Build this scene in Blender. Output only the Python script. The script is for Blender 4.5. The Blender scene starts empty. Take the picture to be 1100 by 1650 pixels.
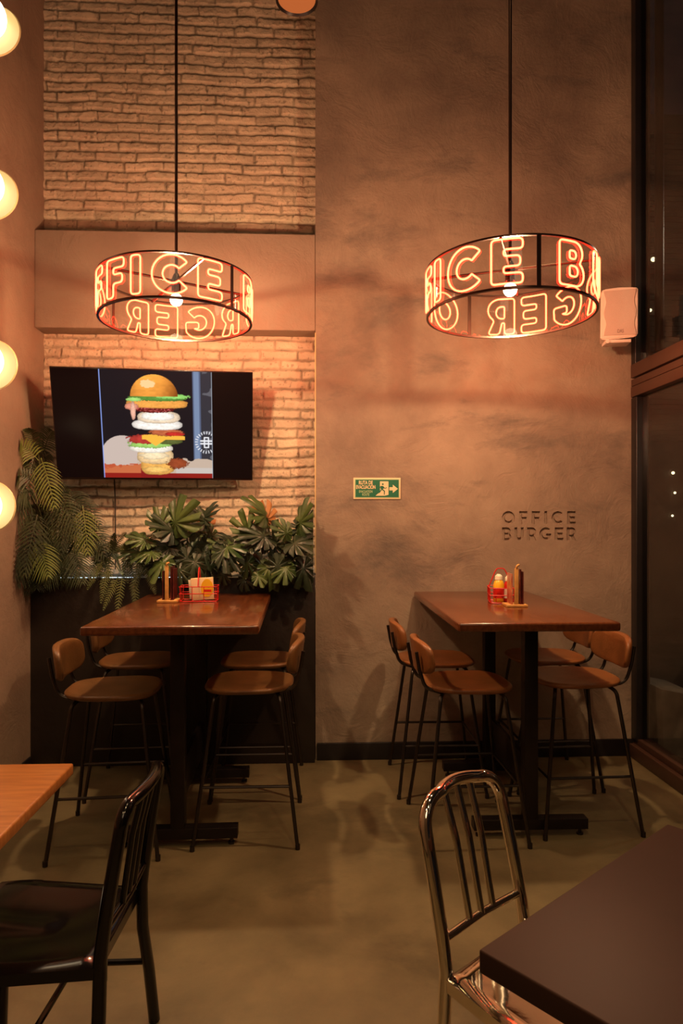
import bpy, bmesh, math, random
import numpy as np
from mathutils import Vector, Matrix, Euler
PI = math.pi
R = math.radians
random.seed(7)
rng = np.random.default_rng(5)
S = bpy.context.scene
C = S.collection

# ------------------------------------------------------------------ camera, world, lights
YAW = math.atan(47 / 1100)
cam = bpy.data.cameras.new('camera')
cam.sensor_fit = 'VERTICAL'
cam.sensor_height = 36.0
cam.lens = 1100 / 1650 * 36.0
cam.shift_y = 17 / 1650
cam.clip_start = 0.05
camo = bpy.data.objects.new('camera', cam)
C.objects.link(camo)
camo.location = (0, 0, 1.5)
camo.rotation_euler = (PI / 2, 0, -YAW)
S.camera = camo
FW = Vector((math.sin(YAW), math.cos(YAW), 0))
RT = Vector((math.cos(YAW), -math.sin(YAW), 0))

S.view_settings.view_transform = 'Standard'
S.view_settings.look = 'None'
S.view_settings.gamma = 1
S.view_settings.use_curve_mapping = False
S.view_settings.exposure = 0.0

w = bpy.data.worlds.new('world')
S.world = w
w.use_nodes = True
w.node_tree.nodes['Background'].inputs[0].default_value = (0.10, 0.11, 0.14, 1)
w.node_tree.nodes['Background'].inputs[1].default_value = 0.05


def light(name, kind, loc, energy, color, radius=0.05, rot=None, size=None, spot=None):
    l = bpy.data.lights.new(name, kind)
    l.energy = energy
    l.color = color
    if kind == 'POINT':
        l.shadow_soft_size = radius
    if kind == 'SPOT':
        l.shadow_soft_size = radius
        l.spot_size = R(spot)
        l.spot_blend = 0.7
    if kind == 'AREA':
        l.shape = 'RECTANGLE' if isinstance(size, tuple) else 'DISK'
        if isinstance(size, tuple):
            l.size, l.size_y = size
        else:
            l.size = size
    o = bpy.data.objects.new(name, l)
    C.objects.link(o)
    o.location = loc
    if rot:
        o.rotation_euler = rot
    return o


WARM = (1.0, 0.66, 0.32)
# the dining room's own ceiling downlights behind the camera
for x, y, e in ((-0.9, -1.6, 40), (1.1, -1.6, 55), (0.3, 0.6, 52), (0.4, 1.9, 30)):
    light('ceiling_downlight', 'SPOT', (x, y, 5.2), e * 2.1, WARM, 0.07, (0, 0, 0), spot=110)
# added fill in place of unseen room lamps, washes the end wall
light('room_fill', 'AREA', (0.1, -2.2, 4.0), 20, (1.0, 0.66, 0.40), rot=(R(68), 0, 0), size=1.6)

# ------------------------------------------------------------------ material helpers


def mat(name, col=(0.5, 0.5, 0.5), rough=0.5, metal=0.0, var=0.0, scale=8, bump=0.0, bscale=30, coat=0.0, spec=0.5, stretch=None, col2=None, detail=4, emit=None, estr=0.0):
    m = bpy.data.materials.new(name)
    m.use_nodes = True
    nt = m.node_tree
    b = nt.nodes['Principled BSDF']
    b.inputs['Base Color'].default_value = (*col, 1)
    b.inputs['Roughness'].default_value = rough
    b.inputs['Metallic'].default_value = metal
    b.inputs['Coat Weight'].default_value = coat
    b.inputs['Coat Roughness'].default_value = 0.08
    b.inputs['Specular IOR Level'].default_value = spec
    if emit:
        b.inputs['Emission Color'].default_value = (*emit, 1)
        b.inputs['Emission Strength'].default_value = estr
    tc = nt.nodes.new('ShaderNodeTexCoord')
    mp = nt.nodes.new('ShaderNodeMapping')
    if stretch:
        mp.inputs['Scale'].default_value = stretch
    nt.links.new(tc.outputs['Object'], mp.inputs[0])
    if var or col2:
        n = nt.nodes.new('ShaderNodeTexNoise')
        n.inputs['Scale'].default_value = scale
        n.inputs['Detail'].default_value = detail
        nt.links.new(mp.outputs[0], n.inputs['Vector'])
        r = nt.nodes.new('ShaderNodeValToRGB')
        if col2:
            a, c = col, col2
        else:
            a = tuple(max(0, k * (1 - var)) for k in col)
            c = tuple(min(1, k * (1 + var)) for k in col)
        r.color_ramp.elements[0].position = 0.32
        r.color_ramp.elements[1].position = 0.68
        r.color_ramp.elements[0].color = (*a, 1)
        r.color_ramp.elements[1].color = (*c, 1)
        nt.links.new(n.outputs['Fac'], r.inputs[0])
        nt.links.new(r.outputs[0], b.inputs['Base Color'])
    if bump:
        n = nt.nodes.new('ShaderNodeTexNoise')
        n.inputs['Scale'].default_value = bscale
        n.inputs['Detail'].default_value = 5
        nt.links.new(mp.outputs[0], n.inputs['Vector'])
        bp = nt.nodes.new('ShaderNodeBump')
        bp.inputs['Strength'].default_value = bump
        bp.inputs['Distance'].default_value = 0.02
        nt.links.new(n.outputs['Fac'], bp.inputs['Height'])
        nt.links.new(bp.outputs[0], b.inputs['Normal'])
    return m


def mat_plaster(name, ca, cb, cs, stain=0.5):
    m = bpy.data.materials.new(name)
    m.use_nodes = True
    nt = m.node_tree
    N, L = nt.nodes, nt.links
    b = N['Principled BSDF']
    tc = N.new('ShaderNodeTexCoord')
    n1 = N.new('ShaderNodeTexNoise')
    n1.inputs['Scale'].default_value = 1.7
    n1.inputs['Detail'].default_value = 8
    n1.inputs['Roughness'].default_value = 0.62
    n1.inputs['Distortion'].default_value = 0.15
    L.new(tc.outputs['Object'], n1.inputs['Vector'])
    r1 = N.new('ShaderNodeValToRGB')
    r1.color_ramp.elements[0].position = 0.34
    r1.color_ramp.elements[1].position = 0.66
    r1.color_ramp.elements[0].color = (*ca, 1)
    r1.color_ramp.elements[1].color = (*cb, 1)
    L.new(n1.outputs['Fac'], r1.inputs[0])
    mp = N.new('ShaderNodeMapping')
    mp.inputs['Scale'].default_value = (0.55, 0.8, 1.25)
    mp.inputs['Location'].default_value = (3.1, 0, 1.7)
    L.new(tc.outputs['Object'], mp.inputs[0])
    n2 = N.new('ShaderNodeTexNoise')
    n2.inputs['Scale'].default_value = 2.0
    n2.inputs['Detail'].default_value = 9
    n2.inputs['Roughness'].default_value = 0.7
    n2.inputs['Distortion'].default_value = 0.35
    L.new(mp.outputs[0], n2.inputs['Vector'])
    r2 = N.new('ShaderNodeValToRGB')
    r2.color_ramp.elements[0].position = 0.53
    r2.color_ramp.elements[1].position = 0.70
    r2.color_ramp.elements[0].color = (0, 0, 0, 1)
    r2.color_ramp.elements[1].color = (stain, stain, stain, 1)
    L.new(n2.outputs['Fac'], r2.inputs[0])
    mx = N.new('ShaderNodeMix')
    mx.data_type = 'RGBA'
    L.new(r2.outputs[0], mx.inputs[0])
    L.new(r1.outputs[0], mx.inputs[6])
    mx.inputs[7].default_value = (*cs, 1)
    L.new(mx.outputs[2], b.inputs['Base Color'])
    b.inputs['Roughness'].default_value = 0.72
    # trowel strokes
    n3 = N.new('ShaderNodeTexNoise')
    n3.inputs['Scale'].default_value = 4.0
    n3.inputs['Detail'].default_value = 9
    n3.inputs['Roughness'].default_value = 0.68
    n3.inputs['Distortion'].default_value = 0.9
    L.new(tc.outputs['Object'], n3.inputs['Vector'])
    n4 = N.new('ShaderNodeTexNoise')
    n4.inputs['Scale'].default_value = 60
    n4.inputs['Detail'].default_value = 3
    L.new(tc.outputs['Object'], n4.inputs['Vector'])
    ad = N.new('ShaderNodeMath')
    ad.operation = 'MULTIPLY_ADD'
    ad.inputs[1].default_value = 0.13
    L.new(n4.outputs['Fac'], ad.inputs[0])
    L.new(n3.outputs['Fac'], ad.inputs[2])
    bp = N.new('ShaderNodeBump')
    bp.inputs['Strength'].default_value = 0.55
    bp.inputs['Distance'].default_value = 0.024
    L.new(ad.outputs[0], bp.inputs['Height'])
    L.new(bp.outputs[0], b.inputs['Normal'])
    return m


def mat_glass(name, tint=(1, 1, 1), refl=0.06, rough=0.02, edge=0.5):
    m = bpy.data.materials.new(name)
    m.use_nodes = True
    nt = m.node_tree
    N, L = nt.nodes, nt.links
    N.remove(N['Principled BSDF'])
    out = N['Material Output']
    t = N.new('ShaderNodeBsdfTransparent')
    t.inputs[0].default_value = (*tint, 1)
    g = N.new('ShaderNodeBsdfGlossy')
    g.inputs['Roughness'].default_value = rough
    lw = N.new('ShaderNodeLayerWeight')
    lw.inputs[0].default_value = 0.5
    ma = N.new('ShaderNodeMath')
    ma.operation = 'POWER'
    ma.inputs[1].default_value = 3.0
    L.new(lw.outputs['Facing'], ma.inputs[0])
    mb = N.new('ShaderNodeMath')
    mb.operation = 'MULTIPLY_ADD'
    mb.inputs[1].default_value = edge
    mb.inputs[2].default_value = refl
    L.new(ma.outputs[0], mb.inputs[0])
    mx = N.new('ShaderNodeMixShader')
    L.new(mb.outputs[0], mx.inputs[0])
    L.new(t.outputs[0], mx.inputs[1])
    L.new(g.outputs[0], mx.inputs[2])
    L.new(mx.outputs[0], out.inputs[0])
    return m


def mat_emit(name, col, st, edgecol=None):
    m = bpy.data.materials.new(name)
    m.use_nodes = True
    nt = m.node_tree
    N, L = nt.nodes, nt.links
    N.remove(N['Principled BSDF'])
    e = N.new('ShaderNodeEmission')
    e.inputs[0].default_value = (*col, 1)
    e.inputs[1].default_value = st
    if edgecol:
        lw = N.new('ShaderNodeLayerWeight')
        lw.inputs[0].default_value = 0.45
        mx = N.new('ShaderNodeMix')
        mx.data_type = 'RGBA'
        mx.inputs[6].default_value = (*col, 1)
        mx.inputs[7].default_value = (*edgecol, 1)
        L.new(lw.outputs['Facing'], mx.inputs[0])
        L.new(mx.outputs[2], e.inputs[0])
    L.new(e.outputs[0], N['Material Output'].inputs[0])
    return m


def mat_vcol(name, rough=0.7, emit=None, bump=0.0, bscale=60):
    m = mat(name, rough=rough, bump=bump, bscale=bscale)
    nt = m.node_tree
    a = nt.nodes.new('ShaderNodeAttribute')
    a.attribute_name = 'col'
    b = nt.nodes['Principled BSDF']
    if emit:
        b.inputs['Base Color'].default_value = (0.004, 0.003, 0.003, 1)
        b.inputs['Specular IOR Level'].default_value = 0.05
        nt.links.new(a.outputs['Color'], b.inputs['Emission Color'])
        b.inputs['Emission Strength'].default_value = emit
    else:
        nt.links.new(a.outputs['Color'], b.inputs['Base Color'])
    return m


def mat_leaf(name, ca, cb, rough=0.38):
    m = mat(name, ca, rough, col2=cb, scale=5, bump=0.2, bscale=40)
    b = m.node_tree.nodes['Principled BSDF']
    b.inputs['Subsurface Weight'].default_value = 0.0
    return m


M = {}
M['plaster'] = mat_plaster('plaster_grey_brown', (0.225, 0.168, 0.125), (0.40, 0.305, 0.220), (0.12, 0.10, 0.085), 0.85)
M['plaster_side'] = mat_plaster('plaster_side', (0.25, 0.17, 0.12), (0.34, 0.24, 0.17), (0.16, 0.11, 0.08), 0.5)
M['plaster_beam'] = mat_plaster('plaster_beam', (0.30, 0.22, 0.16), (0.36, 0.27, 0.20), (0.22, 0.16, 0.12), 0.3)
M['brick'] = mat_vcol('painted_brick', 0.75, bump=0.35, bscale=90)
M['floor'] = mat_plaster('polished_concrete', (0.110, 0.084, 0.042), (0.235, 0.182, 0.095), (0.062, 0.047, 0.025), 0.75)
M['floor'].node_tree.nodes['Principled BSDF'].inputs['Roughness'].default_value = 0.42
for n in M['floor'].node_tree.nodes:
    if n.type == 'BUMP':
        n.inputs['Strength'].default_value = 0.12
M['dark_wall'] = mat('dark_wall', (0.10, 0.075, 0.055), 0.8, var=0.2, scale=2)
M['ceiling'] = mat('ceiling_paint', (0.035, 0.028, 0.024), 0.85, var=0.2, scale=2)
M['skirting'] = mat('skirting_black', (0.012, 0.009, 0.009), 0.45, var=0.2)
M['planter'] = mat('planter_black_brown', (0.016, 0.010, 0.007), 0.5, var=0.35, scale=3, bump=0.1)
M['soil'] = mat('soil', (0.03, 0.02, 0.012), 0.95, var=0.5, scale=30, bump=0.8)
M['window_metal'] = mat('window_metal', (0.075, 0.035, 0.022), 0.45, var=0.2, scale=3)
M['window_black'] = mat('window_black', (0.012, 0.011, 0.012), 0.35, var=0.2)
M['steel_black'] = mat('steel_black', (0.022, 0.015, 0.013), 0.42, 0.6, var=0.2)
M['tube_steel'] = mat('tube_steel', (0.07, 0.058, 0.05), 0.32, 0.9, var=0.15)
M['leather'] = mat('brown_leather', (0.175, 0.078, 0.026), 0.36, var=0.3, scale=6, bump=0.12, bscale=140)
M['leather_light'] = mat('tan_leather', (0.235, 0.086, 0.027), 0.36, var=0.25, scale=6, bump=0.12, bscale=140)
M['leather_edge'] = mat('leather_edge', (0.16, 0.055, 0.018), 0.4, var=0.2)
M['table_wood'] = mat('varnished_wood', (0.095, 0.024, 0.007), 0.24, col2=(0.165, 0.047, 0.013), scale=9, stretch=(6, 0.5, 6), detail=7, coat=0.3)
M['orange_wood'] = mat('orange_wood', (0.42, 0.15, 0.035), 0.30, col2=(0.58, 0.24, 0.065), scale=7, stretch=(1.2, 9, 5), detail=7, coat=0.35)
M['dark_top'] = mat('dark_brown_laminate', (0.036, 0.017, 0.012), 0.5, var=0.15, scale=3, spec=0.2)
M['dark_top_edge'] = mat('dark_brown_edge', (0.085, 0.042, 0.025), 0.45, var=0.15)
M['chrome'] = mat('polished_aluminium', (0.86, 0.79, 0.67), 0.07, 1.0, bump=0.02, bscale=12)
M['black_gloss'] = mat('black_gloss', (0.004, 0.003, 0.003), 0.15, coat=0.15, var=0.2, spec=0.4)
M['lamp_metal'] = mat('lamp_metal', (0.075, 0.042, 0.032), 0.28, 0.9)
M['acrylic'] = mat_glass('acrylic_shade', (0.96, 0.93, 0.90), 0.035, 0.02, 0.30)
M['glass'] = mat_glass('window_glass', (0.82, 0.82, 0.80), 0.05, 0.02, 0.6)
M['neon'] = mat_emit('neon_tube', (25.0, 0.76, 0.29), 1.0, (17.0, 0.34, 0.12))
_nt = M['neon'].node_tree
_tr = _nt.nodes.new('ShaderNodeBsdfTransparent')
_tr.inputs[0].default_value = (.75, .6, .55, 1)
_ad = _nt.nodes.new('ShaderNodeAddShader')
_em = [n for n in _nt.nodes if n.type == 'EMISSION'][0]
_nt.links.new(_em.outputs[0], _ad.inputs[0])
_nt.links.new(_tr.outputs[0], _ad.inputs[1])
_nt.links.new(_ad.outputs[0], _nt.nodes['Material Output'].inputs[0])
M['bulb'] = mat_emit('lit_bulb', (1.0, 0.72, 0.42), 16)
M['globe'] = mat_emit('lit_globe', (1.0, 0.86, 0.62), 4.0)
M['cream_metal'] = mat('cream_reflector', (0.72, 0.55, 0.26), 0.35)
M['led'] = mat_emit('led_strip', (0.62, 0.85, 1.0), 3.0)
M['spot_lens'] = mat_emit('orange_lens', (1.0, 0.24, 0.06), 0.50)
M['white_plastic'] = mat('white_plastic', (0.80, 0.66, 0.56), 0.35)
M['grille'] = mat('speaker_grille', (0.62, 0.47, 0.39), 0.6, bump=0.3, bscale=400)
M['grey_print'] = mat('grey_print', (0.20, 0.12, 0.09), 0.6)
M['tv_black'] = mat('tv_black', (0.010, 0.004, 0.004), 0.22)
M['tv_screen'] = mat_vcol('tv_screen', 0.2, emit=1.0)
M['sign_green'] = mat('sign_green', (0.01, 0.16, 0.085), 0.5)
M['sign_cream'] = mat('sign_cream', (0.85, 0.72, 0.45), 0.5)
M['sign_pale'] = mat('sign_pale_green', (0.45, 0.62, 0.33), 0.5)
M['red_wire'] = mat('red_wire', (0.65, 0.015, 0.01), 0.3)
M['pale_wood'] = mat('pale_wood', (0.62, 0.32, 0.09), 0.45, var=0.2, scale=20)
M['menu_red'] = mat('menu_dark_red', (0.09, 0.012, 0.010), 0.35, var=0.6, scale=14)
M['menu_photo'] = mat('menu_food_print', (0.30, 0.03, 0.015), 0.3, col2=(0.75, 0.30, 0.16), scale=22)
M['paper'] = mat('cream_paper', (0.85, 0.62, 0.36), 0.7)
M['yellow'] = mat('mustard_yellow', (0.85, 0.48, 0.02), 0.35)
M['mayo'] = mat('white_cap', (0.90, 0.80, 0.62), 0.35)
M['ketchup'] = mat('ketchup_red', (0.62, 0.02, 0.015), 0.3)
M['label_white'] = mat('label_white', (0.80, 0.70, 0.55), 0.5)
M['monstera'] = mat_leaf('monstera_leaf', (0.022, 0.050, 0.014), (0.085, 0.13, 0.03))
M['monstera_shaded'] = mat_leaf('monstera_shaded', (0.012, 0.022, 0.012), (0.035, 0.052, 0.022))  # darker copy of the leaf green, shade inside the plant put into colour
M['palm'] = mat_leaf('palm_leaf', (0.018, 0.030, 0.012), (0.055, 0.070, 0.022), 0.5)
M['palm_light'] = mat_leaf('palm_leaf_light', (0.10, 0.14, 0.025), (0.19, 0.23, 0.05), 0.5)
M['fern'] = mat_leaf('fern_leaf', (0.03, 0.042, 0.010), (0.10, 0.115, 0.025), 0.5)
M['dry_leaf'] = mat_leaf('dry_leaf', (0.28, 0.10, 0.02), (0.40, 0.18, 0.05), 0.6)
M['stem'] = mat('plant_stem', (0.06, 0.06, 0.02), 0.6)
M['cable'] = mat('black_cable', (0.02, 0.012, 0.01), 0.6)
M['outside_ground'] = mat('outside_paving', (0.055, 0.045, 0.035), 0.8, var=0.3, scale=3)
M['outside_wall'] = mat('outside_facade', (0.055, 0.050, 0.042), 0.8, var=0.3, scale=1.5)
M['outside_pot'] = mat('pale_planter', (0.42, 0.36, 0.28), 0.7, var=0.2)
M['street_light'] = mat_emit('street_light', (1.0, 0.80, 0.45), 4)

# ------------------------------------------------------------------ mesh helpers


class MB:
    def __init__(s):
        s.v = []
        s.f = []
        s.sm = []

    def add(s, vs, fs, smooth=False):
        o = len(s.v)
        s.v += [tuple(p) for p in vs]
        s.f += [tuple(i + o for i in f) for f in fs]
        s.sm += [smooth] * len(fs)
        return s

    def box(s, x0, x1, y0, y1, z0, z1, mtx=None, bev=0.0):
        bm = bmesh.new()
        bmesh.ops.create_cube(bm, size=1)
        for v in bm.verts:
            v.co = Vector(((x0 + x1) / 2 + v.co.x * (x1 - x0), (y0 + y1) / 2 + v.co.y * (y1 - y0), (z0 + z1) / 2 + v.co.z * (z1 - z0)))
        if bev:
            bmesh.ops.bevel(bm, geom=bm.edges[:], offset=bev, segments=3, profile=0.5, affect='EDGES')
        if mtx:
            bm.transform(mtx)
        s.frombm(bm, bool(bev))
        return s

    def frombm(s, bm, smooth=False):
        bm.verts.index_update()
        s.add([v.co[:] for v in bm.verts], [[v.index for v in f.verts] for f in bm.faces], smooth)
        bm.free()

    def tube(s, pts, r, closed=False, n=8, flat=1.0):
        P = [Vector(p) for p in pts]
        k = len(P)
        rs = r if isinstance(r, (list, tuple)) else [r] * k
        T = []
        for i in range(k):
            a = P[(i - 1) % k] if (closed or i > 0) else P[i]
            b = P[(i + 1) % k] if (closed or i < k - 1) else P[i]
            t = (b - a)
            T.append(t.normalized() if t.length > 1e-9 else Vector((0, 0, 1)))
        up = Vector((0, 0, 1)) if abs(T[0].z) < 0.9 else Vector((1, 0, 0))
        nrm = T[0].cross(up).normalized()
        vs, fs = [], []
        for i in range(k):
            if i:
                ax = T[i - 1].cross(T[i])
                if ax.length > 1e-7:
                    nrm = Matrix.Rotation(T[i - 1].angle(T[i]), 3, ax.normalized()) @ nrm
            nrm = (nrm - T[i] * nrm.dot(T[i])).normalized()
            bn = T[i].cross(nrm)
            for j in range(n):
                a = 2 * PI * j / n
                vs.append(P[i] + nrm * math.cos(a) * rs[i] + bn * math.sin(a) * rs[i] * flat)
        for i in range(k if closed else k - 1):
            i2 = (i + 1) % k
            for j in range(n):
                j2 = (j + 1) % n
                fs.append((i * n + j, i * n + j2, i2 * n + j2, i2 * n + j))
        if not closed:
            fs.append(tuple(range(n))[::-1])
            fs.append(tuple((k - 1) * n + j for j in range(n)))
        s.add(vs, fs, True)
        return s

    def cyl(s, c, r, z0, z1, n=32, r2=None):
        return s.tube([(c[0], c[1], z0), (c[0], c[1], z1)], [r, r if r2 is None else r2], n=n)

    def lathe(s, prof, n=32, c=(0, 0, 0), mtx=None):
        vs, fs = [], []
        for (r, z) in prof:
            for j in range(n):
                a = 2 * PI * j / n
                p = Vector((r * math.cos(a), r * math.sin(a), z))
                if mtx:
                    p = mtx @ p
                vs.append((p.x + c[0], p.y + c[1], p.z + c[2]))
        for i in range(len(prof) - 1):
            for j in range(n):
                j2 = (j + 1) % n
                fs.append((i * n + j, i * n + j2, (i + 1) * n + j2, (i + 1) * n + j))
        s.add(vs, fs, True)
        return s

    def prism(s, poly, d0, d1, plane='XZ'):
        """extrude a simple polygon; plane XZ: poly=(x,z), depth along y"""
        n = len(poly)
        f = (lambda a, b, d: (a, d, b)) if plane == 'XZ' else (lambda a, b, d: (a, b, d))
        vs = [f(a, b, d0) for a, b in poly] + [f(a, b, d1) for a, b in poly]
        fs = [tuple(range(n)), tuple(range(n, 2 * n))[::-1]] + [(i, (i + 1) % n, (i + 1) % n + n, i + n) for i in range(n)]
        s.add(vs, fs)
        return s

    def build(s, name, m, parent=None, label=None, fix=True):
        me = bpy.data.meshes.new(name)
        me.from_pydata(s.v, [], s.f)
        me.polygons.foreach_set('use_smooth', s.sm)
        me.update()
        if fix:
            bm = bmesh.new()
            bm.from_mesh(me)
            bmesh.ops.recalc_face_normals(bm, faces=bm.faces[:])
            bm.to_mesh(me)
            bm.free()
        try:
            me.set_sharp_from_angle(angle=R(38))
        except Exception:
            pass
        me.materials.append(m)
        o = bpy.data.objects.new(name, me)
        C.objects.link(o)
        if parent:
            o.parent = parent
        if label:
            o['label'] = label
        return o


def tag(o, label, cat, group=None, kind=None):
    o['label'] = label
    o['category'] = cat
    if group:
        o['group'] = group
    if kind:
        o['kind'] = kind
    return o


def empty(name, loc, rz=0.0):
    o = bpy.data.objects.new(name, None)
    o.empty_display_size = 0.05
    C.objects.link(o)
    o.location = loc
    o.rotation_euler = (0, 0, rz)
    return o


def struct(o):
    o['kind'] = 'structure'
    return o


def copy_tree(o, parent=None):
    c = o.copy()
    C.objects.link(c)
    c.parent = parent
    for ch in list(o.children):
        copy_tree(ch, c)
    return c


def camxy(xc, zc):
    """camera-right offset and camera depth (metres) -> world x, y"""
    p = RT * xc + FW * zc
    return p.x, p.y


def bez(p0, p1, p2, n=8):
    p0, p1, p2 = Vector(p0), Vector(p1), Vector(p2)
    return [p0 * (1 - t) ** 2 + p1 * 2 * t * (1 - t) + p2 * t * t for t in [i / n for i in range(n + 1)]]


def round_path(pts, r, closed=False, n=5):
    P = [Vector(p) for p in pts]
    k = len(P)
    out = []
    for i in range(k):
        if not closed and i in (0, k - 1):
            out.append(P[i])
            continue
        a, b, c = P[(i - 1) % k], P[i], P[(i + 1) % k]
        d1, d2 = (a - b), (c - b)
        if d1.angle(d2) > R(155):
            out.append(b)
            continue
        q = min(r, d1.length * 0.45, d2.length * 0.45)
        out += bez(b + d1.normalized() * q, b, b + d2.normalized() * q, n)
    return out


# ------------------------------------------------------------------ letter outlines (height 1)


def arc(cx, cy, rx, ry, a0, a1, n=20):
    return [(cx + rx * math.cos(R(a0 + (a1 - a0) * i / n)), cy + ry * math.sin(R(a0 + (a1 - a0) * i / n))) for i in range(n + 1)]


def glyph(ch, s):
    """-> width, list of closed contours"""
    if ch == 'I':
        return s, [[(0, 0), (s, 0), (s, 1), (0, 1)]]
    if ch == 'F':
        w = 0.64
        return w, [[(0, 0), (s, 0), (s, 0.36), (w * .92, 0.36), (w * .92, 0.36 + s * .86), (s, 0.36 + s * .86), (s, 1 - s * .9), (w, 1 - s * .9), (w, 1), (0, 1)]]
    if ch == 'E':
        w = 0.68
        m0, m1 = 0.5 - s * .43, 0.5 + s * .43
        return w, [[(0, 0), (w, 0), (w, s * .86), (s, s * .86), (s, m0), (w * .92, m0), (w * .92, m1), (s, m1), (s, 1 - s * .86), (w, 1 - s * .86), (w, 1), (0, 1)]]
    if ch == 'O':
        w = 1.0
        return w, [arc(.5, .5, .5, .5, 0, 350, 35), arc(.5, .5, .5 - s, .5 - s, 0, 350, 35)]
    if ch == 'C':
        o = arc(.5, .5, .5, .5, 42, 318, 30)
        i = arc(.5, .5, .5 - s, .5 - s, 318, 42, 24)
        return 0.88, [o + i]
    if ch == 'G':
        o = arc(.5, .5, .5, .5, 45, 325, 30)
        i = arc(.5, .5, .5 - s, .5 - s, 300, 45, 22)
        return 0.95, [o + [(.93, .52), (.52, .52), (.52, .52 - s * .75), (.66, .52 - s * .75)] + i]
    if ch == 'U':
        w = 0.72
        r = w / 2
        o = [(0, 1)] + arc(r, r, r, r, 180, 360, 16) + [(w, 1), (w - s, 1)] + arc(r, r, r - s, r - s * .9, 360, 180, 12) + [(s, 1)]
        return w, [o]
    if ch == 'B':
        w = 0.72
        o = [(0, 0)] + arc(w - .29, .28, .29, .28, -90, 60, 10) + arc(w - .31, .75, .26, .25, -20, 90, 8) + [(0, 1)]
        t = s * .78
        h1 = [(s, t)] + arc(w - .31, .5 * (t + .5 - t * .25), .31 - s * .75, .5 * (.5 - t * 1.25), -90, 90, 8) + [(s, .5 - t * .25)]
        b0, b1 = .5 + t * .5, 1 - t
        h2 = [(s, b0)] + arc(w - .33, (b0 + b1) / 2, .26 - s * .7, (b1 - b0) / 2, -90, 90, 8) + [(s, b1)]
        return w, [o, h1, h2]
    if ch == 'R':
        w = 0.72
        t = s * .8
        o = [(0, 0), (s, 0), (s, .32), (s * 1.25, .32), (w - s * 1.15, 0), (w, 0), (w - .16, .37)] + arc(w - .34, .68, .34, .32, -50, 90, 12) + [(0, 1)]
        h = [(s, .36 + t * .4)] + arc(w - .36, (.36 + t * .4 + 1 - t) / 2, .34 - s * .75, (1 - t - .36 - t * .4) / 2, -90, 90, 8) + [(s, 1 - t)]
        return w, [o, h]


# ------------------------------------------------------------------ the room
XL, XR, YB, YN = -1.727, 2.058, 4.32, 4.486
H = 5.6
XC = 0.02


def wbox(name, m, *b, bev=0.0):
    return struct(MB().box(*b, bev=bev).build(name, m))


wbox('floor', M['floor'], XL - .2, XR + 0.12, -3.2, YB + .4, -0.1, 0)
wbox('ceiling', M['ceiling'], XL - .2, XR + .2, -3.2, YB + .4, H, H + .1)
wbox('wall_left', M['plaster_side'], XL - .2, XL, -3.2, YB + .4, 0, H)
wbox('wall_rear', M['dark_wall'], XL, XR + .1, -3.2, -3.0, 0, H)

# engraved letters cut into the right half of the end wall
wb = MB().box(XC, XR + .12, YB, YB + .4, 0, H).build('wall_back', M['plaster'])
struct(wb)
cu = bpy.data.curves.new('cutter', 'CURVE')
cu.dimensions = '2D'
cu.fill_mode = 'BOTH'
cu.extrude = 0.015
X0, X1 = 1.212, 1.692


def add_word(word, zb, h, x0, x1, s):
    gl = [glyph(c, s) for c in word]
    tot = sum(g[0] for g in gl) * h
    gap = ((x1 - x0) - tot) / (len(word) - 1)
    x = x0
    for wd, cs in gl:
        for c in cs:
            pts = []
            for p in c:
                q = (x + p[0] * h, zb + p[1] * h)
                if not pts or (abs(q[0] - pts[-1][0]) + abs(q[1] - pts[-1][1])) > 1e-4:
                    pts.append(q)
            sp = cu.splines.new('POLY')
            sp.points.add(len(pts) - 1)
            for i, q in enumerate(pts):
                sp.points[i].co = (q[0], q[1], 0, 1)
            sp.use_cyclic_u = True
        x += wd * h + gap


add_word('OFFICE', 1.490, 0.083, X0, X1, 0.22)
add_word('BURGER', 1.386, 0.083, X0, X1, 0.22)
co = bpy.data.objects.new('cutter', cu)
C.objects.link(co)
co.matrix_world = Matrix.Translation((0, YB, 0)) @ Matrix.Rotation(PI / 2, 4, 'X')
bpy.context.view_layer.update()
dg = bpy.context.evaluated_depsgraph_get()
cme = bpy.data.meshes.new_from_object(co.evaluated_get(dg))
cme.transform(co.matrix_world)
bpy.data.objects.remove(co)
bm = bmesh.new()
bm.from_mesh(cme)
bmesh.ops.remove_doubles(bm, verts=bm.verts[:], dist=1e-5)
bmesh.ops.recalc_face_normals(bm, faces=bm.faces[:])
bm.to_mesh(cme)
bm.free()
cmo = bpy.data.objects.new('cutter', cme)
C.objects.link(cmo)
md = wb.modifiers.new('cut', 'BOOLEAN')
md.operation = 'DIFFERENCE'
md.object = cmo
md.solver = 'EXACT'
bpy.context.view_layer.update()
dg = bpy.context.evaluated_depsgraph_get()
nm = bpy.data.meshes.new_from_object(wb.evaluated_get(dg))
for a_ in list(nm.attributes):
    if a_.name in ('sharp_face', 'custom_normal', 'sharp_edge'):
        nm.attributes.remove(a_)
nm.polygons.foreach_set('use_smooth', [False] * len(nm.polygons))
wb.modifiers.clear()
wb.data = nm
bpy.data.objects.remove(cmo)

# beam over the niche
wbox('wall_beam', M['plaster_beam'], XL, XC, YB + .006, YN + .06, 2.715, 3.325, bev=0.006)

# brick infill, one heightfield of painted bricks
dx = 0.0065
nx = int((XC - XL) / dx) + 1
z0b, z1b = 0.9, H
nz = int((z1b - z0b) / dx) + 1
xs = np.linspace(XL, XC, nx)
zs = np.linspace(z0b, z1b, nz)
Xg, Zg = np.meshgrid(xs, zs)


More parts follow.
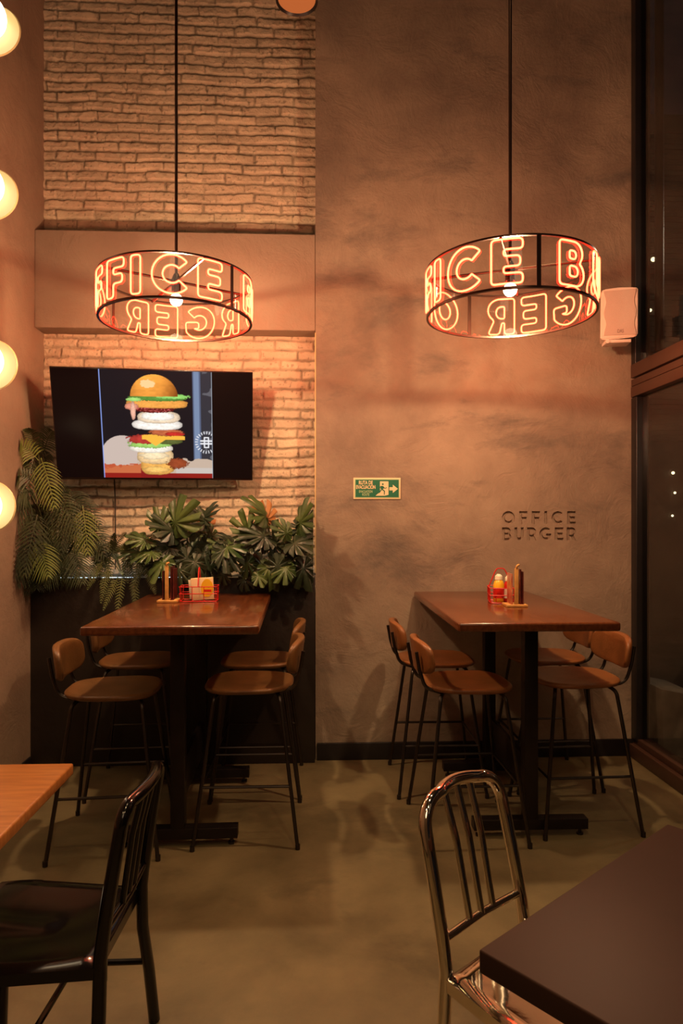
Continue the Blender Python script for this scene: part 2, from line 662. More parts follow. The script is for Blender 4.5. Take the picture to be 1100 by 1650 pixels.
def vnoise(X, Z, sc, seed):
    g = np.random.default_rng(seed).random((257, 257))
    x, z = X * sc, Z * sc
    xi, zi = np.floor(x).astype(int), np.floor(z).astype(int)
    fx, fz = x - xi, z - zi
    fx, fz = fx * fx * (3 - 2 * fx), fz * fz * (3 - 2 * fz)
    a = g[zi % 257, xi % 257]
    b = g[zi % 257, (xi + 1) % 257]
    c = g[(zi + 1) % 257, xi % 257]
    d = g[(zi + 1) % 257, (xi + 1) % 257]
    return (a * (1 - fx) + b * fx) * (1 - fz) + (c * (1 - fx) + d * fx) * fz


wx = Xg + (vnoise(Xg, Zg, 9, 1) - .5) * .012 + (vnoise(Xg, Zg, 40, 2) - .5) * .007
wz = Zg + (vnoise(Xg, Zg, 5, 3) - .5) * .016 + (vnoise(Xg, Zg, 45, 4) - .5) * .007
BH, BL_ = 0.064, 0.255
row = np.floor(wz / BH).astype(int)
rw = np.random.default_rng(9)
off = rw.random(400) * 0.09 + (np.arange(400) % 2) * 0.5 * BL_
u = (wx + 10 + off[row % 400]) / BL_
ci = np.floor(u).astype(int)
fu = (u - ci) * BL_
fz = wz - row * BH
du = np.minimum(fu, BL_ - fu)
dz = np.minimum(fz, BH - fz)
ph = rw.random((400, 400))
pt = rw.random((400, 400))
px_ = rw.random((400, 400))
gapz = 0.001 + 0.0035 * ph[row % 400, (ci * 3) % 400]
gapu = 0.001 + 0.003 * pt[row % 400, (ci * 5) % 400]
prof = np.minimum(np.clip((dz - gapz) / 0.010, 0, 1), np.clip((du - gapu) / 0.008, 0, 1))
prof = np.where(px_[row % 400, ci % 400] > 0.80, np.clip((dz - gapz) / 0.010, 0, 1), prof)
prof = prof * prof * (3 - 2 * prof)
hgt = prof * (0.008 + 0.008 * ph[row % 400, ci % 400]) + (vnoise(Xg, Zg, 28, 5) - .5) * .007 + (vnoise(Xg, Zg, 70, 6) - .5) * .005
tilt = (fz / BH - .5) * (pt[row % 400, ci % 400] - .5) * .010
hgt = hgt + tilt * prof
Yg = YN - hgt
tone = 0.80 + 0.22 * ph[row % 400, ci % 400] * 0.6 + (vnoise(Xg, Zg, 14, 7) - .5) * .22
crev = 1.0 - 0.62 * (1 - prof) * (vnoise(Xg, Zg, 11, 8) * .7 + .3)  # joints darkened for dirt and for the shadow lying in the cracks
pits = np.where(vnoise(Xg, Zg, 75, 11) > .86, 0.6, 1.0)
t = (tone * crev * pits)[..., None]
cols = np.concatenate([np.clip(t * np.array([0.70, 0.565, 0.40]), 0, 1), np.ones(Xg.shape + (1,))], -1)
me = bpy.data.meshes.new('wall_brick')
nv = nx * nz
me.vertices.add(nv)
me.vertices.foreach_set('co', np.stack([Xg, Yg, Zg], -1).astype(np.float32).ravel())
ii = np.arange(nv).reshape(nz, nx)
q = np.stack([ii[:-1, :-1], ii[:-1, 1:], ii[1:, 1:], ii[1:, :-1]], -1).reshape(-1, 4)
me.loops.add(q.size)
me.loops.foreach_set('vertex_index', q.ravel().astype(np.int32))
me.polygons.add(len(q))
me.polygons.foreach_set('loop_start', (np.arange(len(q)) * 4).astype(np.int32))
me.polygons.foreach_set('loop_total', np.full(len(q), 4, np.int32))
me.polygons.foreach_set('use_smooth', np.ones(len(q), bool))
me.update(calc_edges=True)
ca = me.color_attributes.new('col', 'FLOAT_COLOR', 'POINT')
ca.data.foreach_set('color', cols.astype(np.float32).ravel())
me.materials.append(M['brick'])
wbr = bpy.data.objects.new('wall_brick', me)
C.objects.link(wbr)
struct(wbr)
wbox('wall_back_niche', M['plaster'], XL, XC, YN + .004, YN + .2, 0, H)

# skirting
wbox('baseboard_back', M['skirting'], XC + .01, XR, YB - .018, YB, 0, 0.108, bev=0.003)
wbox('baseboard_left', M['skirting'], XL, XL + .012, -3.0, YB - .07, 0, 0.07, bev=0.003)
wbox('edge_highlight_1', M['cream_metal'], XC - .004, XC + .002, YB - .002, YB + .01, 1.18, 2.70)  # pale strip standing in for the highlight along the wall's edge

# window wall on the right
XW = XR
wf = MB()
wf.box(XW - .005, XW + .075, YB - .075, YB, 0.11, 2.30, bev=.004)
wf.box(XW - .005, XW + .075, YB - .06, YB, 2.51, H, bev=.004)
wf.box(XW - .005, XW + .075, 1.2, 1.28, 0.11, 2.30, bev=.004)
wf.box(XW - .005, XW + .075, -3.0, -2.9, 0.11, H, bev=.004)
struct(wf.build('window_1', M['window_black']))
w1 = bpy.data.objects['window_1']
tr = MB()
tr.box(XW - .008, XW + .10, -3.0, YB - .001, 2.43, 2.515, bev=.004)
tr.box(XW - .005, XW + .10, -3.0, YB - .001, 2.375, 2.418, bev=.003)
tr.box(XW - .008, XW + .10, -3.0, YB - .001, 2.305, 2.372, bev=.004)
tr.box(XW + .02, XW + .09, -3.0, YB - .002, 2.31, 2.50)
tr.build('transom', M['window_metal'], w1)
br = MB()
br.box(XW - .026, XW + .10, -3.0, YB - .019, 0.001, 0.085, bev=.004)
br.box(XW + .004, XW + .09, -3.0, YB - .019, 0.086, 0.125, bev=.003)
br.build('bottom_rail', M['window_metal'], w1)
MB().box(XW + .030, XW + .036, -2.9, YB - .02, 0.12, 2.32).build('pane', M['glass'], w1)
MB().box(XW + .030, XW + .036, -2.9, YB - .02, 2.50, H - .01).build('pane', M['glass'], w1)
ps = MB().tube([(XW + .16, YB - .04, 2.6), (XW + .16, YB - .04, H - .05)], 0.028, n=14)
ps.build('mullion', M['window_black'], w1)

# ------------------------------------------------------------------ outside, behind the glass
g = MB().box(XR + .13, 9, -3, 12, -0.12, -0.02).build('pavement', M['outside_ground'])
tag(g, 'dark paving outside behind the right-hand window', 'pavement')
struct(g)
fb = MB().box(XR + .13, 9, 9.0, 9.2, -0.02, 7)
for k in range(60):
    fb.box(XR + .3, 8.8, 8.97, 9.0, 2.6 + k * .07, 2.63 + k * .07)
struct(fb.build('wall_outside', M['outside_wall']))
struct(MB().box(8.8, 9, -3, 9.0, -0.02, 7).build('wall_outside_side', M['outside_wall']))

light('outdoor_fill_light', 'POINT', (4.6, 5.2, 4.2), 55, (1.0, 0.82, 0.6), .15)  # added lamp that brightens the planter and facade outside
pot = empty('outdoor_planter', (2.36, 4.50, -.02))
tag(pot, 'pale tapered outdoor planter seen low through the window glass', 'planter')
pb = MB()
a0, a1 = .10, .145
vs = [(-a0, -.2, 0), (a0, -.2, 0), (a0, .2, 0), (-a0, .2, 0), (-a1, -.25, .46), (a1, -.25, .40), (a1, .25, .40), (-a1, .25, .46)]
pb.add(vs, [(0, 1, 2, 3), (4, 5, 6, 7), (0, 1, 5, 4), (1, 2, 6, 5), (2, 3, 7, 6), (3, 0, 4, 7)])
pb.build('body', M['outside_pot'], pot)
for i, (px, py, Z_, r) in enumerate(((1084, 762, 7.0, .016), (1087, 794, 7.2, .013), (1083, 831, 7.1, .012), (1052, 418, 7.3, .024), (1062, 420, 7.3, .02), (1064, 498, 7.5, .026), (1047, 500, 7.2, .018), (1060, 476, 7.4, .015))):
    tx = (px - 550) / 1100
    Z = 8.965 / (math.cos(YAW) - tx * math.sin(YAW))
    r *= Z / Z_
    x, y = camxy(tx * Z, Z)
    z = 1.5 + (842 - py) / 1100 * Z
    l = MB().lathe([(r * math.sin(a), -r * math.cos(a)) for a in [PI * k / 8 for k in range(9)]], 12).build('distant_light', M['street_light'])
    l.location = (x, y, z)
    tag(l, ['tiny warm light seen through the lower pane, topmost of three', 'tiny warm light seen through the lower pane, middle of three', 'tiny warm light seen through the lower pane, lowest of three',
            'warm light dot high in the upper pane, left of a pair', 'warm light dot high in the upper pane, right of a pair', 'brightest warm light dot in the upper pane beside the speaker',
            'warm light dot in the upper pane closest to the white speaker', 'small warm light dot between the pair and the brightest one'][i], 'light', 'distant lights outside')

# ------------------------------------------------------------------ pendant lamps
LETTERS = [('B', 66), ('U', 98), ('R', 130), ('G', 160), ('E', 188), ('R', 212.5), ('O', 262), ('F', 289.5), ('F', 314), ('I', 332), ('C', 355.5), ('E', 23.7)]


def make_lamp(x, y, zb, rad, hd, rot, label):
    root = empty('pendant_lamp', (x, y, zb))
    tag(root, label, 'lamp', 'ring pendant lamps with neon lettering')

    def cp(th, r, z):
        a = R(th + rot)
        return (r * math.sin(a), -r * math.cos(a), z)
    for nm_, z, hh in (('bottom_ring', 0, .010), ('top_ring', hd - .008, .008)):
        b = MB()
        prof = [(rad - .006, z), (rad + .006, z), (rad + .006, z + hh), (rad - .006, z + hh), (rad - .006, z)]
        b.lathe(prof, 96)
        b.build(nm_, M['lamp_metal'], root)
    g_ = MB()
    g_.lathe([(rad, .012), (rad, hd - .01)], 128)
    g_.build('shade', M['acrylic'], root)
    for th in (43, 238):
        b = MB()
        b.box(-.009, .009, -.0015, .0015, .01, hd - .005, mtx=Matrix.Translation(Vector(cp(th, rad + .002, 0))) @ Matrix.Rotation(R(th + rot), 4, 'Z'))
        b.build('seam_strip', M['lamp_metal'], root)
    for th in (20, 110, 200, 290):
        MB().tube([cp(th, .02, hd - .008), cp(th, rad - .002, hd - .008)], .007, n=8).build('spoke', M['lamp_metal'], root)
    MB().lathe([(0.001, hd - .06), (.022, hd - .06), (.024, hd), (.012, hd + .03), (.001, hd + .03)], 24).build('hub', M['lamp_metal'], root)
    rod = MB().tube([(0, 0, hd), (0, 0, H - zb - .04)], .0075, n=10)
    rod.build('rod', M['lamp_metal'], root)
    MB().lathe([(0.001, H - zb - .05), (.05, H - zb - .05), (.055, H - zb), (.001, H - zb)], 24).build('ceiling_canopy', M['lamp_metal'], root)
    br_ = .031
    MB().lathe([(br_ * math.sin(a) + .0005, hd - .10 - br_ * math.cos(a)) for a in [PI * k / 12 for k in range(13)]], 20).build('bulb', M['bulb'], root)
    MB().lathe([(.001, hd - .085), (.014, hd - .085), (.014, hd - .055), (.001, hd - .055)], 16).build('socket', M['lamp_metal'], root)
    lh = hd * 0.82
    z0 = hd * 0.095
    for ch, th in LETTERS:
        wd, cs = glyph(ch, .27)
        b = MB()
        for c in cs:
            pts = round_path([(p[0], p[1], 0) for p in c], .09, True, 4)
            # subdivide long edges so that the tube follows the drum
            dense = []
            k = len(pts)
            for i in range(k):
                a, c2 = pts[i], pts[(i + 1) % k]
                n = max(1, int((c2 - a).length / .09))
                for j in range(n):
                    dense.append(a.lerp(c2, j / n))
            w3 = []
            for p in dense:
                ang = th + math.degrees((p.x - wd / 2) * lh / rad)
                w3.append(cp(ang, rad + .0075, z0 + p.y * lh))
            b.tube(w3, .0042, closed=True, n=6)
        b.build('neon_letter', M['neon'], root, label='orange neon outline letter ' + ch)
    # the lamp's own light: bulb and the red wash of the neon
    lo = light('bulb_light', 'POINT', (x, y, zb + hd - .135), 86, (1.0, 0.65, 0.34), .035)
    return root


x1_, y1_ = camxy(-.825, 3.41)
make_lamp(x1_, y1_, 2.500, .370, .212, 11.2, 'round neon letter lamp hanging in front of the television, over the left table')
x2_, y2_ = camxy(.778, 3.15)
make_lamp(x2_, y2_, 2.452, .378, .222, -42, 'round neon letter lamp hanging over the right table, near the white speaker')

# downlight at the very top
x, y = camxy((478 - 550) / 1100 * 3.9, 3.9)
dl = empty('spotlight', (x, y, 4.478))
tag(dl, 'black cylindrical spotlight with orange lens, cut by the top edge of the photo', 'spotlight')
MB().lathe([(.107, .012), (.120, 0), (.122, .03), (.120, .30), (.02, .33), (.001, .33)], 40).build('housing', M['window_black'], dl)
MB().lathe([(.001, .010), (.107, .010), (.107, .014), (.001, .014)], 40).build('lens', M['spot_lens'], dl)
MB().tube([(0, 0, .32), (0, 0, H - 4.478)], .012, n=10).build('rod', M['window_black'], dl)

# globes along the left edge
for i, (py, px) in enumerate(((24, -26), (296, -30), (580, -31), (815, -34))):
    Z = 3.21
    x, y = camxy((px - 550) / 1100 * Z, Z)
    x = max(x, XL + .13)
    z = 1.5 + (842 - py) / 1100 * Z
    gr = empty('globe_lamp', (x, y, z))
    tag(gr, ['lit white globe lamp at the left edge, highest of the column', 'lit white globe lamp at the left edge, second from the top', 'lit white globe lamp at the left edge level with the television', 'lit white globe lamp at the left edge, lowest, beside the palm leaves'][i], 'lamp', 'globe lamps up the left wall')
    r = .098
    MB().lathe([(r * math.sin(a) + .0003, -r * math.cos(a)) for a in [PI * k / 16 for k in range(17)]], 32).build('globe', M['globe'], gr)
    mt = Matrix.Translation((0, .10, 0)) @ Matrix.Rotation(-PI / 2, 4, 'X')
    MB().lathe([(.001, 0), (.122, 0), (.127, .006), (.122, .012), (.001, .012)], 36, mtx=mt).build('reflector', M['cream_metal'], gr)
    MB().tube([(0, .104, 0), (0, .14, 0), (XL - x, .14, 0)], .012, n=8).build('bracket', M['cream_metal'], gr)
    light('globe_light', 'POINT', (x + .02, y - .13, z), 3.0, (1.0, 0.70, 0.38), .10)

# ------------------------------------------------------------------ television
tv = empty('television', (-.9577, 4.2106, 2.0907))
tv.rotation_euler = (Matrix.Rotation(R(6.02), 3, 'Z') @ Matrix.Rotation(R(16.03), 3, 'X') @ Matrix.Rotation(R(-.14), 3, 'Y')).to_euler()
tag(tv, 'wall-mounted flat television showing a tall stacked burger', 'television')
TW, TH = 1.18, .674
bz = MB()
bz.box(-TW / 2, TW / 2, 0.0, .022, -TH / 2, TH / 2, bev=.003)
bz.box(-.40, .40, .02, .055, -.26, .20, bev=.008)
bz.build('housing', M['tv_black'], tv)
sw, sh = TW - .012, TH - .02
nxp, nzp = 520, 300
gx = np.linspace(0, 1, nxp)
gz = np.linspace(0, 1, nzp)
GX, GZ = np.meshgrid(gx, gz)          # GZ: 0 bottom .. 1 top
# picture drawn in units of the zoomed photo: u across the screen 0..1, v down 0..1
U, V = GX, 1 - GZ
img = np.zeros((nzp, nxp, 3)) + np.array([.004, .0015, .0015])
pu0, pu1 = .232, .792
inp = (U > pu0) & (U < pu1)


def paint(mask, c, soft=None):
    img[mask & inp] = c


n_a = vnoise(U, V, 60, 21)
n_b = vnoise(U, V, 140, 22)
n_c = vnoise(U, V, 25, 23)
paint(inp, (.009, .008, .011))
paint((U > .695) & (U < .735), (.10, .13, .22))
paint((U > .70) & (U < .728), (.20, .27, .42))
paint((U > .735) & (U < pu1), (.035, .035, .045))
paint((U > .745) & (n_c > .62), (.12, .12, .14))
# paper and tray
paint((((U - .33) / .11) ** 2 + ((V - .80) / .20) ** 2 < 1), (.62, .50, .44))
paint((V > .80 + .05 * n_c) & (U > .40), (.60, .46, .36))
paint((V > .86 + .03 * n_a) & (U < .44), (.55, .10, .04))
paint((V > .87 + .20 * np.abs(U - .5) - .03 * n_a) & (U < .47), (.62, .16, .06))
paint((V > .90) & (U > .60), (.62, .55, .50))
paint((V > .955 + .0 * U), (.30, .015, .01))
paint((V > .90 + (U - .40) * .35) & (U > .42) & (U < .72), (.26, .012, .012))


def blob(cx, cy, rx, ry, c, p=2.0, jag=.0, nn=None):
    nn = n_a if nn is None else nn
    d = np.abs((U - cx) / rx) ** p + np.abs((V - cy) / ry) ** p + (nn - .5) * jag
    sel = (d < 1) & inp
    t_ = np.clip(d, 0, 1)[..., None]
    col = np.array(c) * (1 + .28 * (n_b[..., None] - .5) + .3 * (n_a[..., None] - .5)) * (1.18 - .62 * t_ ** 2)
    img[sel] = col[sel]


# bottom bun, creamy sauce
blob(.505, .885, .085, .085, (.80, .40, .09), 3, .25)
blob(.500, .92, .065, .03, (.92, .52, .14), 2, .6, n_a)
blob(.495, .79, .092, .075, (.85, .58, .30), 3, .3)
blob(.49, .785, .07, .04, (.95, .74, .46), 2, .7, n_a)
blob(.61, .86, .055, .05, (.30, .06, .02), 2, .9, n_b)
# lettuce / white
blob(.475, .715, .110, .045, (.95, .86, .74), 2.4, .2)
blob(.47, .675, .11, .040, (.35, .62, .14), 2.2, .8, n_b)
blob(.44, .635, .085, .045, (.45, .04, .03), 2.0, .8, n_b)
blob(.57, .65, .07, .03, (.10, .12, .03), 2.0, .5)
sel = (np.abs((U - .54) / .11) < 1) & (V > .58 + np.abs(U - .52) * .15) & (V < .635 + .06 * np.clip(1 - np.abs(U - .50) / .05, 0, 1)) & inp
img[sel] = (.98, .52, .06)
blob(.555, .565, .085, .035, (.52, .13, .05), 2, .7, n_b)
blob(.60, .58, .05, .02, (.55, .03, .02), 2, .4)
blob(.53, .525, .07, .018, (.16, .30, .06), 2, .5, n_b)
# white buns
blob(.51, .495, .128, .050, (.96, .88, .80), 2.6, .12)
blob(.52, .425, .108, .058, (.90, .70, .50), 2.6, .1)
blob(.515, .415, .085, .040, (1.0, .90, .80), 2.4, .2)
# patty
blob(.50, .345, .100, .040, (.14, .012, .01), 2.2, .6, n_b)
sel = (np.abs((U - .50) / .10) ** 2 + np.abs((V - .345) / .038) ** 2 < 1) & (n_b > .62) & inp
img[sel] = (.55, .10, .09)
blob(.515, .30, .155, .042, (.85, .36, .07), 3, .2)
blob(.385, .33, .035, .035, (.75, .28, .18), 2, .6, n_b)
blob(.392, .37, .013, .085, (.80, .42, .30), 2, .3)
blob(.52, .245, .148, .032, (.10, .26, .04), 2.2, .5, n_b)
blob(.59, .232, .09, .022, (.30, .70, .16), 2.0, .8, n_b)
blob(.40, .265, .04, .018, (.40, .75, .20), 2.0, .8, n_b)
sel = (((U - .50) / .120) ** 2 + ((V - .24) / .205) ** 2 < 1) & (V < .235 - .02 * (U - .5)) & inp
sh_ = np.clip(1.25 - ((U - .47) / .13) ** 2 * .6 - (V - .06) * 1.2, .35, 1.3)
img[sel] = (np.stack([.88 * sh_ ** 1.2, .33 * sh_ ** 1.5, .05 * sh_ ** 1.6], -1) * (1 + .25 * (n_a[..., None] - .5)))[sel]
sel2 = sel & (((U - .47) / .03) ** 2 + ((V - .12) / .03) ** 2 < 1 + n_b)
img[sel2] = (1.0, .68, .32)
# logo: rounded ring of rays round a hash-like mark
cu_, cv_ = .762, .655
asp = TH / TW
DX, DY = (U - cu_), (V - cv_) * asp
rr = np.hypot(DX, DY)
an = (np.degrees(np.arctan2(DY, DX)) + 360) % 15
paint((rr > .045) & (rr < .060) & (an < 5), (.85, .85, .9))
m_ = ((np.abs(DX + .006) < .030) & ((np.abs(DY) - .006 < .004) & (np.abs(DY) > .002)))
paint((np.abs(DX) < .014) & (np.abs(DY) < .030) & ~((np.abs(DX) < .008) & (np.abs(DY) < .024)), (.9, .9, .95))
paint((np.abs(DX) < .032) & (np.abs(DY) < .0115) & ~((np.abs(DX) < .032) & (np.abs(DY) < .004)), (.9, .9, .95))
img[(np.abs(U - pu0) < .0025)] = (.30, .42, .95)
img[(np.abs(U - pu1) < .0018)] = (.55, .60, .70)
# soften a little
for _ in range(1):
    img = np.clip(img, 0, 1)
    img[1:-1, 1:-1] = (img[1:-1, 1:-1] * 4 + img[:-2, 1:-1] + img[2:, 1:-1] + img[1:-1, :-2] + img[1:-1, 2:]) / 8
me = bpy.data.meshes.new('screen')
nv = nxp * nzp
co_ = np.stack([(GX - .5) * sw, np.full_like(GX, -.0012), (GZ - .5) * sh + .003], -1)
me.vertices.add(nv)
me.vertices.foreach_set('co', co_.astype(np.float32).ravel())
ii = np.arange(nv).reshape(nzp, nxp)
q = np.stack([ii[:-1, :-1], ii[:-1, 1:], ii[1:, 1:], ii[1:, :-1]], -1).reshape(-1, 4)
me.loops.add(q.size)
me.loops.foreach_set('vertex_index', q.ravel().astype(np.int32))
me.polygons.add(len(q))
me.polygons.foreach_set('loop_start', (np.arange(len(q)) * 4).astype(np.int32))
me.polygons.foreach_set('loop_total', np.full(len(q), 4, np.int32))
me.update(calc_edges=True)
ca = me.color_attributes.new('col', 'FLOAT_COLOR', 'POINT')
ca.data.foreach_set('color', np.concatenate([img, np.ones((nzp, nxp, 1))], -1).astype(np.float32).ravel())
me.materials.append(M['tv_screen'])
so = bpy.data.objects.new('screen', me)
C.objects.link(so)
so.parent = tv
so['label'] = 'glowing screen with burger photograph'
bk = MB()
bk.tube([(0, .05, 0), (0, .13, -.02), (0, .205, .0)], .02, n=10)
bk.build('wall_bracket', M['tv_black'], tv)
cb = MB().tube([(-1.268, 4.435, 1.95), (-1.268, 4.438, 1.77), (-1.266, 4.44, 1.70), (-1.262, 4.438, 1.63), (-1.262, 4.44, 1.2)], .004, n=6).build('power_cable', M['cable'])
tag(cb, 'thin dark cable hanging from the television down the brick', 'cable')

# ------------------------------------------------------------------ evacuation sign
sg = empty('evacuation_sign', (.41, YB, 1.716))
tag(sg, 'small green and cream evacuation route sign on the plaster wall', 'sign')
MB().box(-.150, .150, -.006, 0, -.068, .068, bev=.0015).build('backing', M['sign_cream'], sg)
MB().box(-.142, .142, -.0072, -.005, -.060, .060).build('border', M['sign_pale'], sg)
MB().box(-.137, .137, -.0082, -.005, -.055, .055).build('panel', M['sign_green'], sg)


def text(body, x, z, size, width, m, parent, y=-.0094, bold=.0, name='lettering'):
    c = bpy.data.curves.new('t', 'FONT')
    c.body = body
    c.size = size
    c.extrude = .0004
    c.offset = bold
    c.align_x = 'CENTER'
    o = bpy.data.objects.new('t', c)
    C.objects.link(o)
    bpy.context.view_layer.update()
    d = bpy.context.evaluated_depsgraph_get()
    me = bpy.data.meshes.new_from_object(o.evaluated_get(d))
    bpy.data.objects.remove(o)
    xs_ = [v.co.x for v in me.vertices]
    k = width / (max(xs_) - min(xs_))
    mid = (max(xs_) + min(xs_)) / 2
    for v in me.vertices:
        v.co = Vector(((v.co.x - mid) * k + x, y - v.co.z, v.co.y + z))
    me.materials.clear()
    me.materials.append(m)
    o = bpy.data.objects.new(name, me)
    C.objects.link(o)
    o.parent = parent
    o['label'] = 'the words ' + body
    return o


text('RUTA DE', -.072, .026, .032, .088, M['sign_cream'], sg, bold=.0008)
text('EVACUACIÓN', -.072, -.002, .032, .122, M['sign_cream'], sg, bold=.0008)
text('EVACUATION', -.072, -.027, .022, .085, M['sign_pale'], sg, bold=.0004)
text('ROUTE', -.072, -.046, .022, .045, M['sign_pale'], sg, bold=.0004)
dr = MB().prism([(.018, .045), (.072, .045), (.072, -.040), (.048, -.046), (-.010, -.046), (.018, -.022)], -.0092, -.008)
dr.build('door_symbol', M['sign_cream'], sg)
mn = MB()
mn.prism([(.036 + .006 * math.cos(a), .027 + .006 * math.sin(a)) for a in [2 * PI * k / 12 for k in range(12)]], -.0100, -.0090)
for poly in ([(.022, .016), (.040, .016), (.044, .002), (.032, -.008), (.022, -.004)], [(.040, .012), (.050, .003), (.062, .008), (.061, .003), (.050, -.002), (.040, .004)],
             [(.024, .014), (.014, .008), (.012, -.006), (.016, -.006), (.018, .004), (.026, .008)], [(.036, -.004), (.050, -.016), (.048, -.040), (.043, -.040), (.043, -.018), (.028, -.008)],
             [(.024, -.006), (.012, -.022), (-.004, -.030), (-.002, -.034), (.016, -.028), (.030, -.010)]):
    mn.prism(poly, -.0100, -.0090)
mn.build('running_figure', M['sign_green'], sg)
MB().prism([(.078, .008), (.100, .008), (.100, .024), (.132, -.002), (.100, -.028), (.100, -.012), (.078, -.012)], -.0092, -.008).build('arrow', M['sign_cream'], sg)

# ------------------------------------------------------------------ wall speaker
x, y = camxy((993 - 550) / 1100 * 4.12, 4.12)
sp = empty('wall_speaker', (x, y, 2.595), R(-10))
tag(sp, 'white wall-mounted loudspeaker beside the window at the upper right', 'speaker')
b = MB()
prof = [(-.108, .0), (-.104, .285), (-.085, .297), (0, .305), (.085, .303), (.110, .297), (.108, .02), (.09, .008), (0, .0), (-.09, -.004)]
prof = [(p[0], p[1]) for p in prof]
bmm = bmesh.new()
f0 = bmm.faces.new([bmm.verts.new((p[0], -.06, p[1])) for p in prof])
ex = bmesh.ops.extrude_face_region(bmm, geom=[f0])
for v in [g_ for g_ in ex['geom'] if isinstance(g_, bmesh.types.BMVert)]:
    v.co.y = .08
    v.co.x *= .72
bmesh.ops.bevel(bmm, geom=bmm.edges[:], offset=.006, segments=2, affect='EDGES')
b.frombm(bmm, True)
b.build('cabinet', M['white_plastic'], sp)
ol = []
for k in range(25):
    z = .02 + .262 * k / 24
    ol.append((-.082 - .006 * math.cos(k / 24 * 4 * PI), z))
for k in range(25):
    z = .290 - .27 * k / 24
    ol.append((.088 + .006 * math.cos(k / 24 * 4 * PI), z))
MB().prism(ol, -.068, -.058).build('grille', M['grille'], sp)
text('DAS', 0.005, .032, .03, .035, M['grey_print'], sp, y=-.0688, name='badge')
MB().box(-.075, .07, -.055, .05, -.022, -.003, bev=.004).tube([(-.066, -.06, -.014), (-.066, -.03, -.014)], .012, n=16).build('mounting_bracket', M['white_plastic'], sp)
MB().box(-.03, .03, .05, .20, .08, .20).build('wall_plate', M['white_plastic'], sp)

# ------------------------------------------------------------------ planter box and lights in it
PY = 4.262
pl = empty('planter_box', ((XL + XC) / 2, PY, 0))
tag(pl, 'long dark built-in planter box under the brick niche', 'planter')
hw = (XC - XL) / 2 - .004
PH = 1.158
b = MB()
b.box(-hw, hw, 0, .03, 0.001, PH, bev=.003)
b.box(-hw, -hw + .025, .03, .205, 0.001, PH)
b.box(hw - .025, hw, .03, .05, 0.001, PH)
b.box(-hw + .03, hw - .03, .03, .20, 0.001, .05)
b.build('body', M['planter'], pl)
MB().box(-hw + .025, hw - .03, .03, .20, 0.95, 1.09).build('soil', M['soil'], pl)
for k, (a, c) in enumerate(((-1.60, -1.08), (-.98, -.78), (-.42, -.04))):
    l = MB().tube([(a, PY + .05, 1.150), (c, PY + .05, 1.150)], .009, n=8).build('light_tube', M['led'])
    tag(l, ['cool light tube in the planter under the palm and fern', 'short cool light tube in the planter behind the left table', 'cool light tube in the planter under the right-hand monstera'][k], 'light', 'cool light tubes along the planter rim')
light('planter_uplight', 'AREA', (-.85, PY + .045, 1.13), 4.5, (1.0, .74, .42), rot=(PI + R(18), 0, 0), size=(1.5, .05))

# ------------------------------------------------------------------ plants
XMIN, YMAX = XL + .012, YN - .045


def clampv(p):
    q = Vector(p)
    q.x = min(max(q.x, XMIN), XC - .014)
    q.y = min(q.y, YMAX)
    return q


def basis(d, up=Vector((0, 0, 1))):
    d = d.normalized()
    s_ = d.cross(up)
    if s_.length < .05:
        s_ = Vector((1, 0, 0))
    s_.normalize()
    return d, s_, s_.cross(d).normalized()


def monstera_leaf(mb, base, d, nrm, size, cuts=6, droop=.3):
    d = d.normalized()
    nrm = (nrm - d * nrm.dot(d)).normalized()
    s_ = d.cross(nrm).normalized()
    n = 180
    vs = [clampv(base)]
    inner, mid_, outer = [], [], []
    jj = random.uniform(0, 6)
    for i in range(n + 1):
        th = -PI + 2 * PI * i / n          # 0 = tip
        a = abs(th)
        rr_ = size * (.50 + .16 * math.cos(a) + .05 * math.cos(2 * a)) * (1 + .06 * math.sin(7 * th + jj))
        cyf = .42 * size
        # notch between lobes
        lob = (a / PI * (cuts + .5)) % 1
        cut = 1.0 if (a < .16 or a > 2.6) else 1 - .66 * max(0, 1 - abs(lob - .5) / .22) ** .8
        for lst, fr in ((inner, .34), (mid_, .72), (outer, 1.0)):
            r_ = rr_ * min(fr, cut if fr > .34 else fr)
            if fr == .72 and cut < .72:
                r_ = rr_ * cut * .97
            u_ = math.sin(th) * r_
            v_ = cyf + math.cos(th) * r_
            if a > 2.75:
                v_ = min(v_, .02 * size)
                v_ = max(v_, -.12 * size)
            k = (u_ / size) ** 2 * .55 + max(0, v_ / size - .35) ** 2 * droop - .05 * math.cos(a * cuts * 2) * fr
            lst.append(clampv(base + s_ * u_ + d * v_ - nrm * k * size))
    c0 = clampv(base + d * .42 * size + nrm * .02 * size)
    vs = [c0] + inner + mid_ + outer
    m1 = n + 1
    fs = []
    for i in range(n):
        fs.append((0, 1 + i, 2 + i))
        fs.append((1 + i, 1 + m1 + i, 2 + m1 + i, 2 + i))
        fs.append((1 + m1 + i, 1 + 2 * m1 + i, 2 + 2 * m1 + i, 2 + m1 + i))
    mb.add(vs, fs, True)


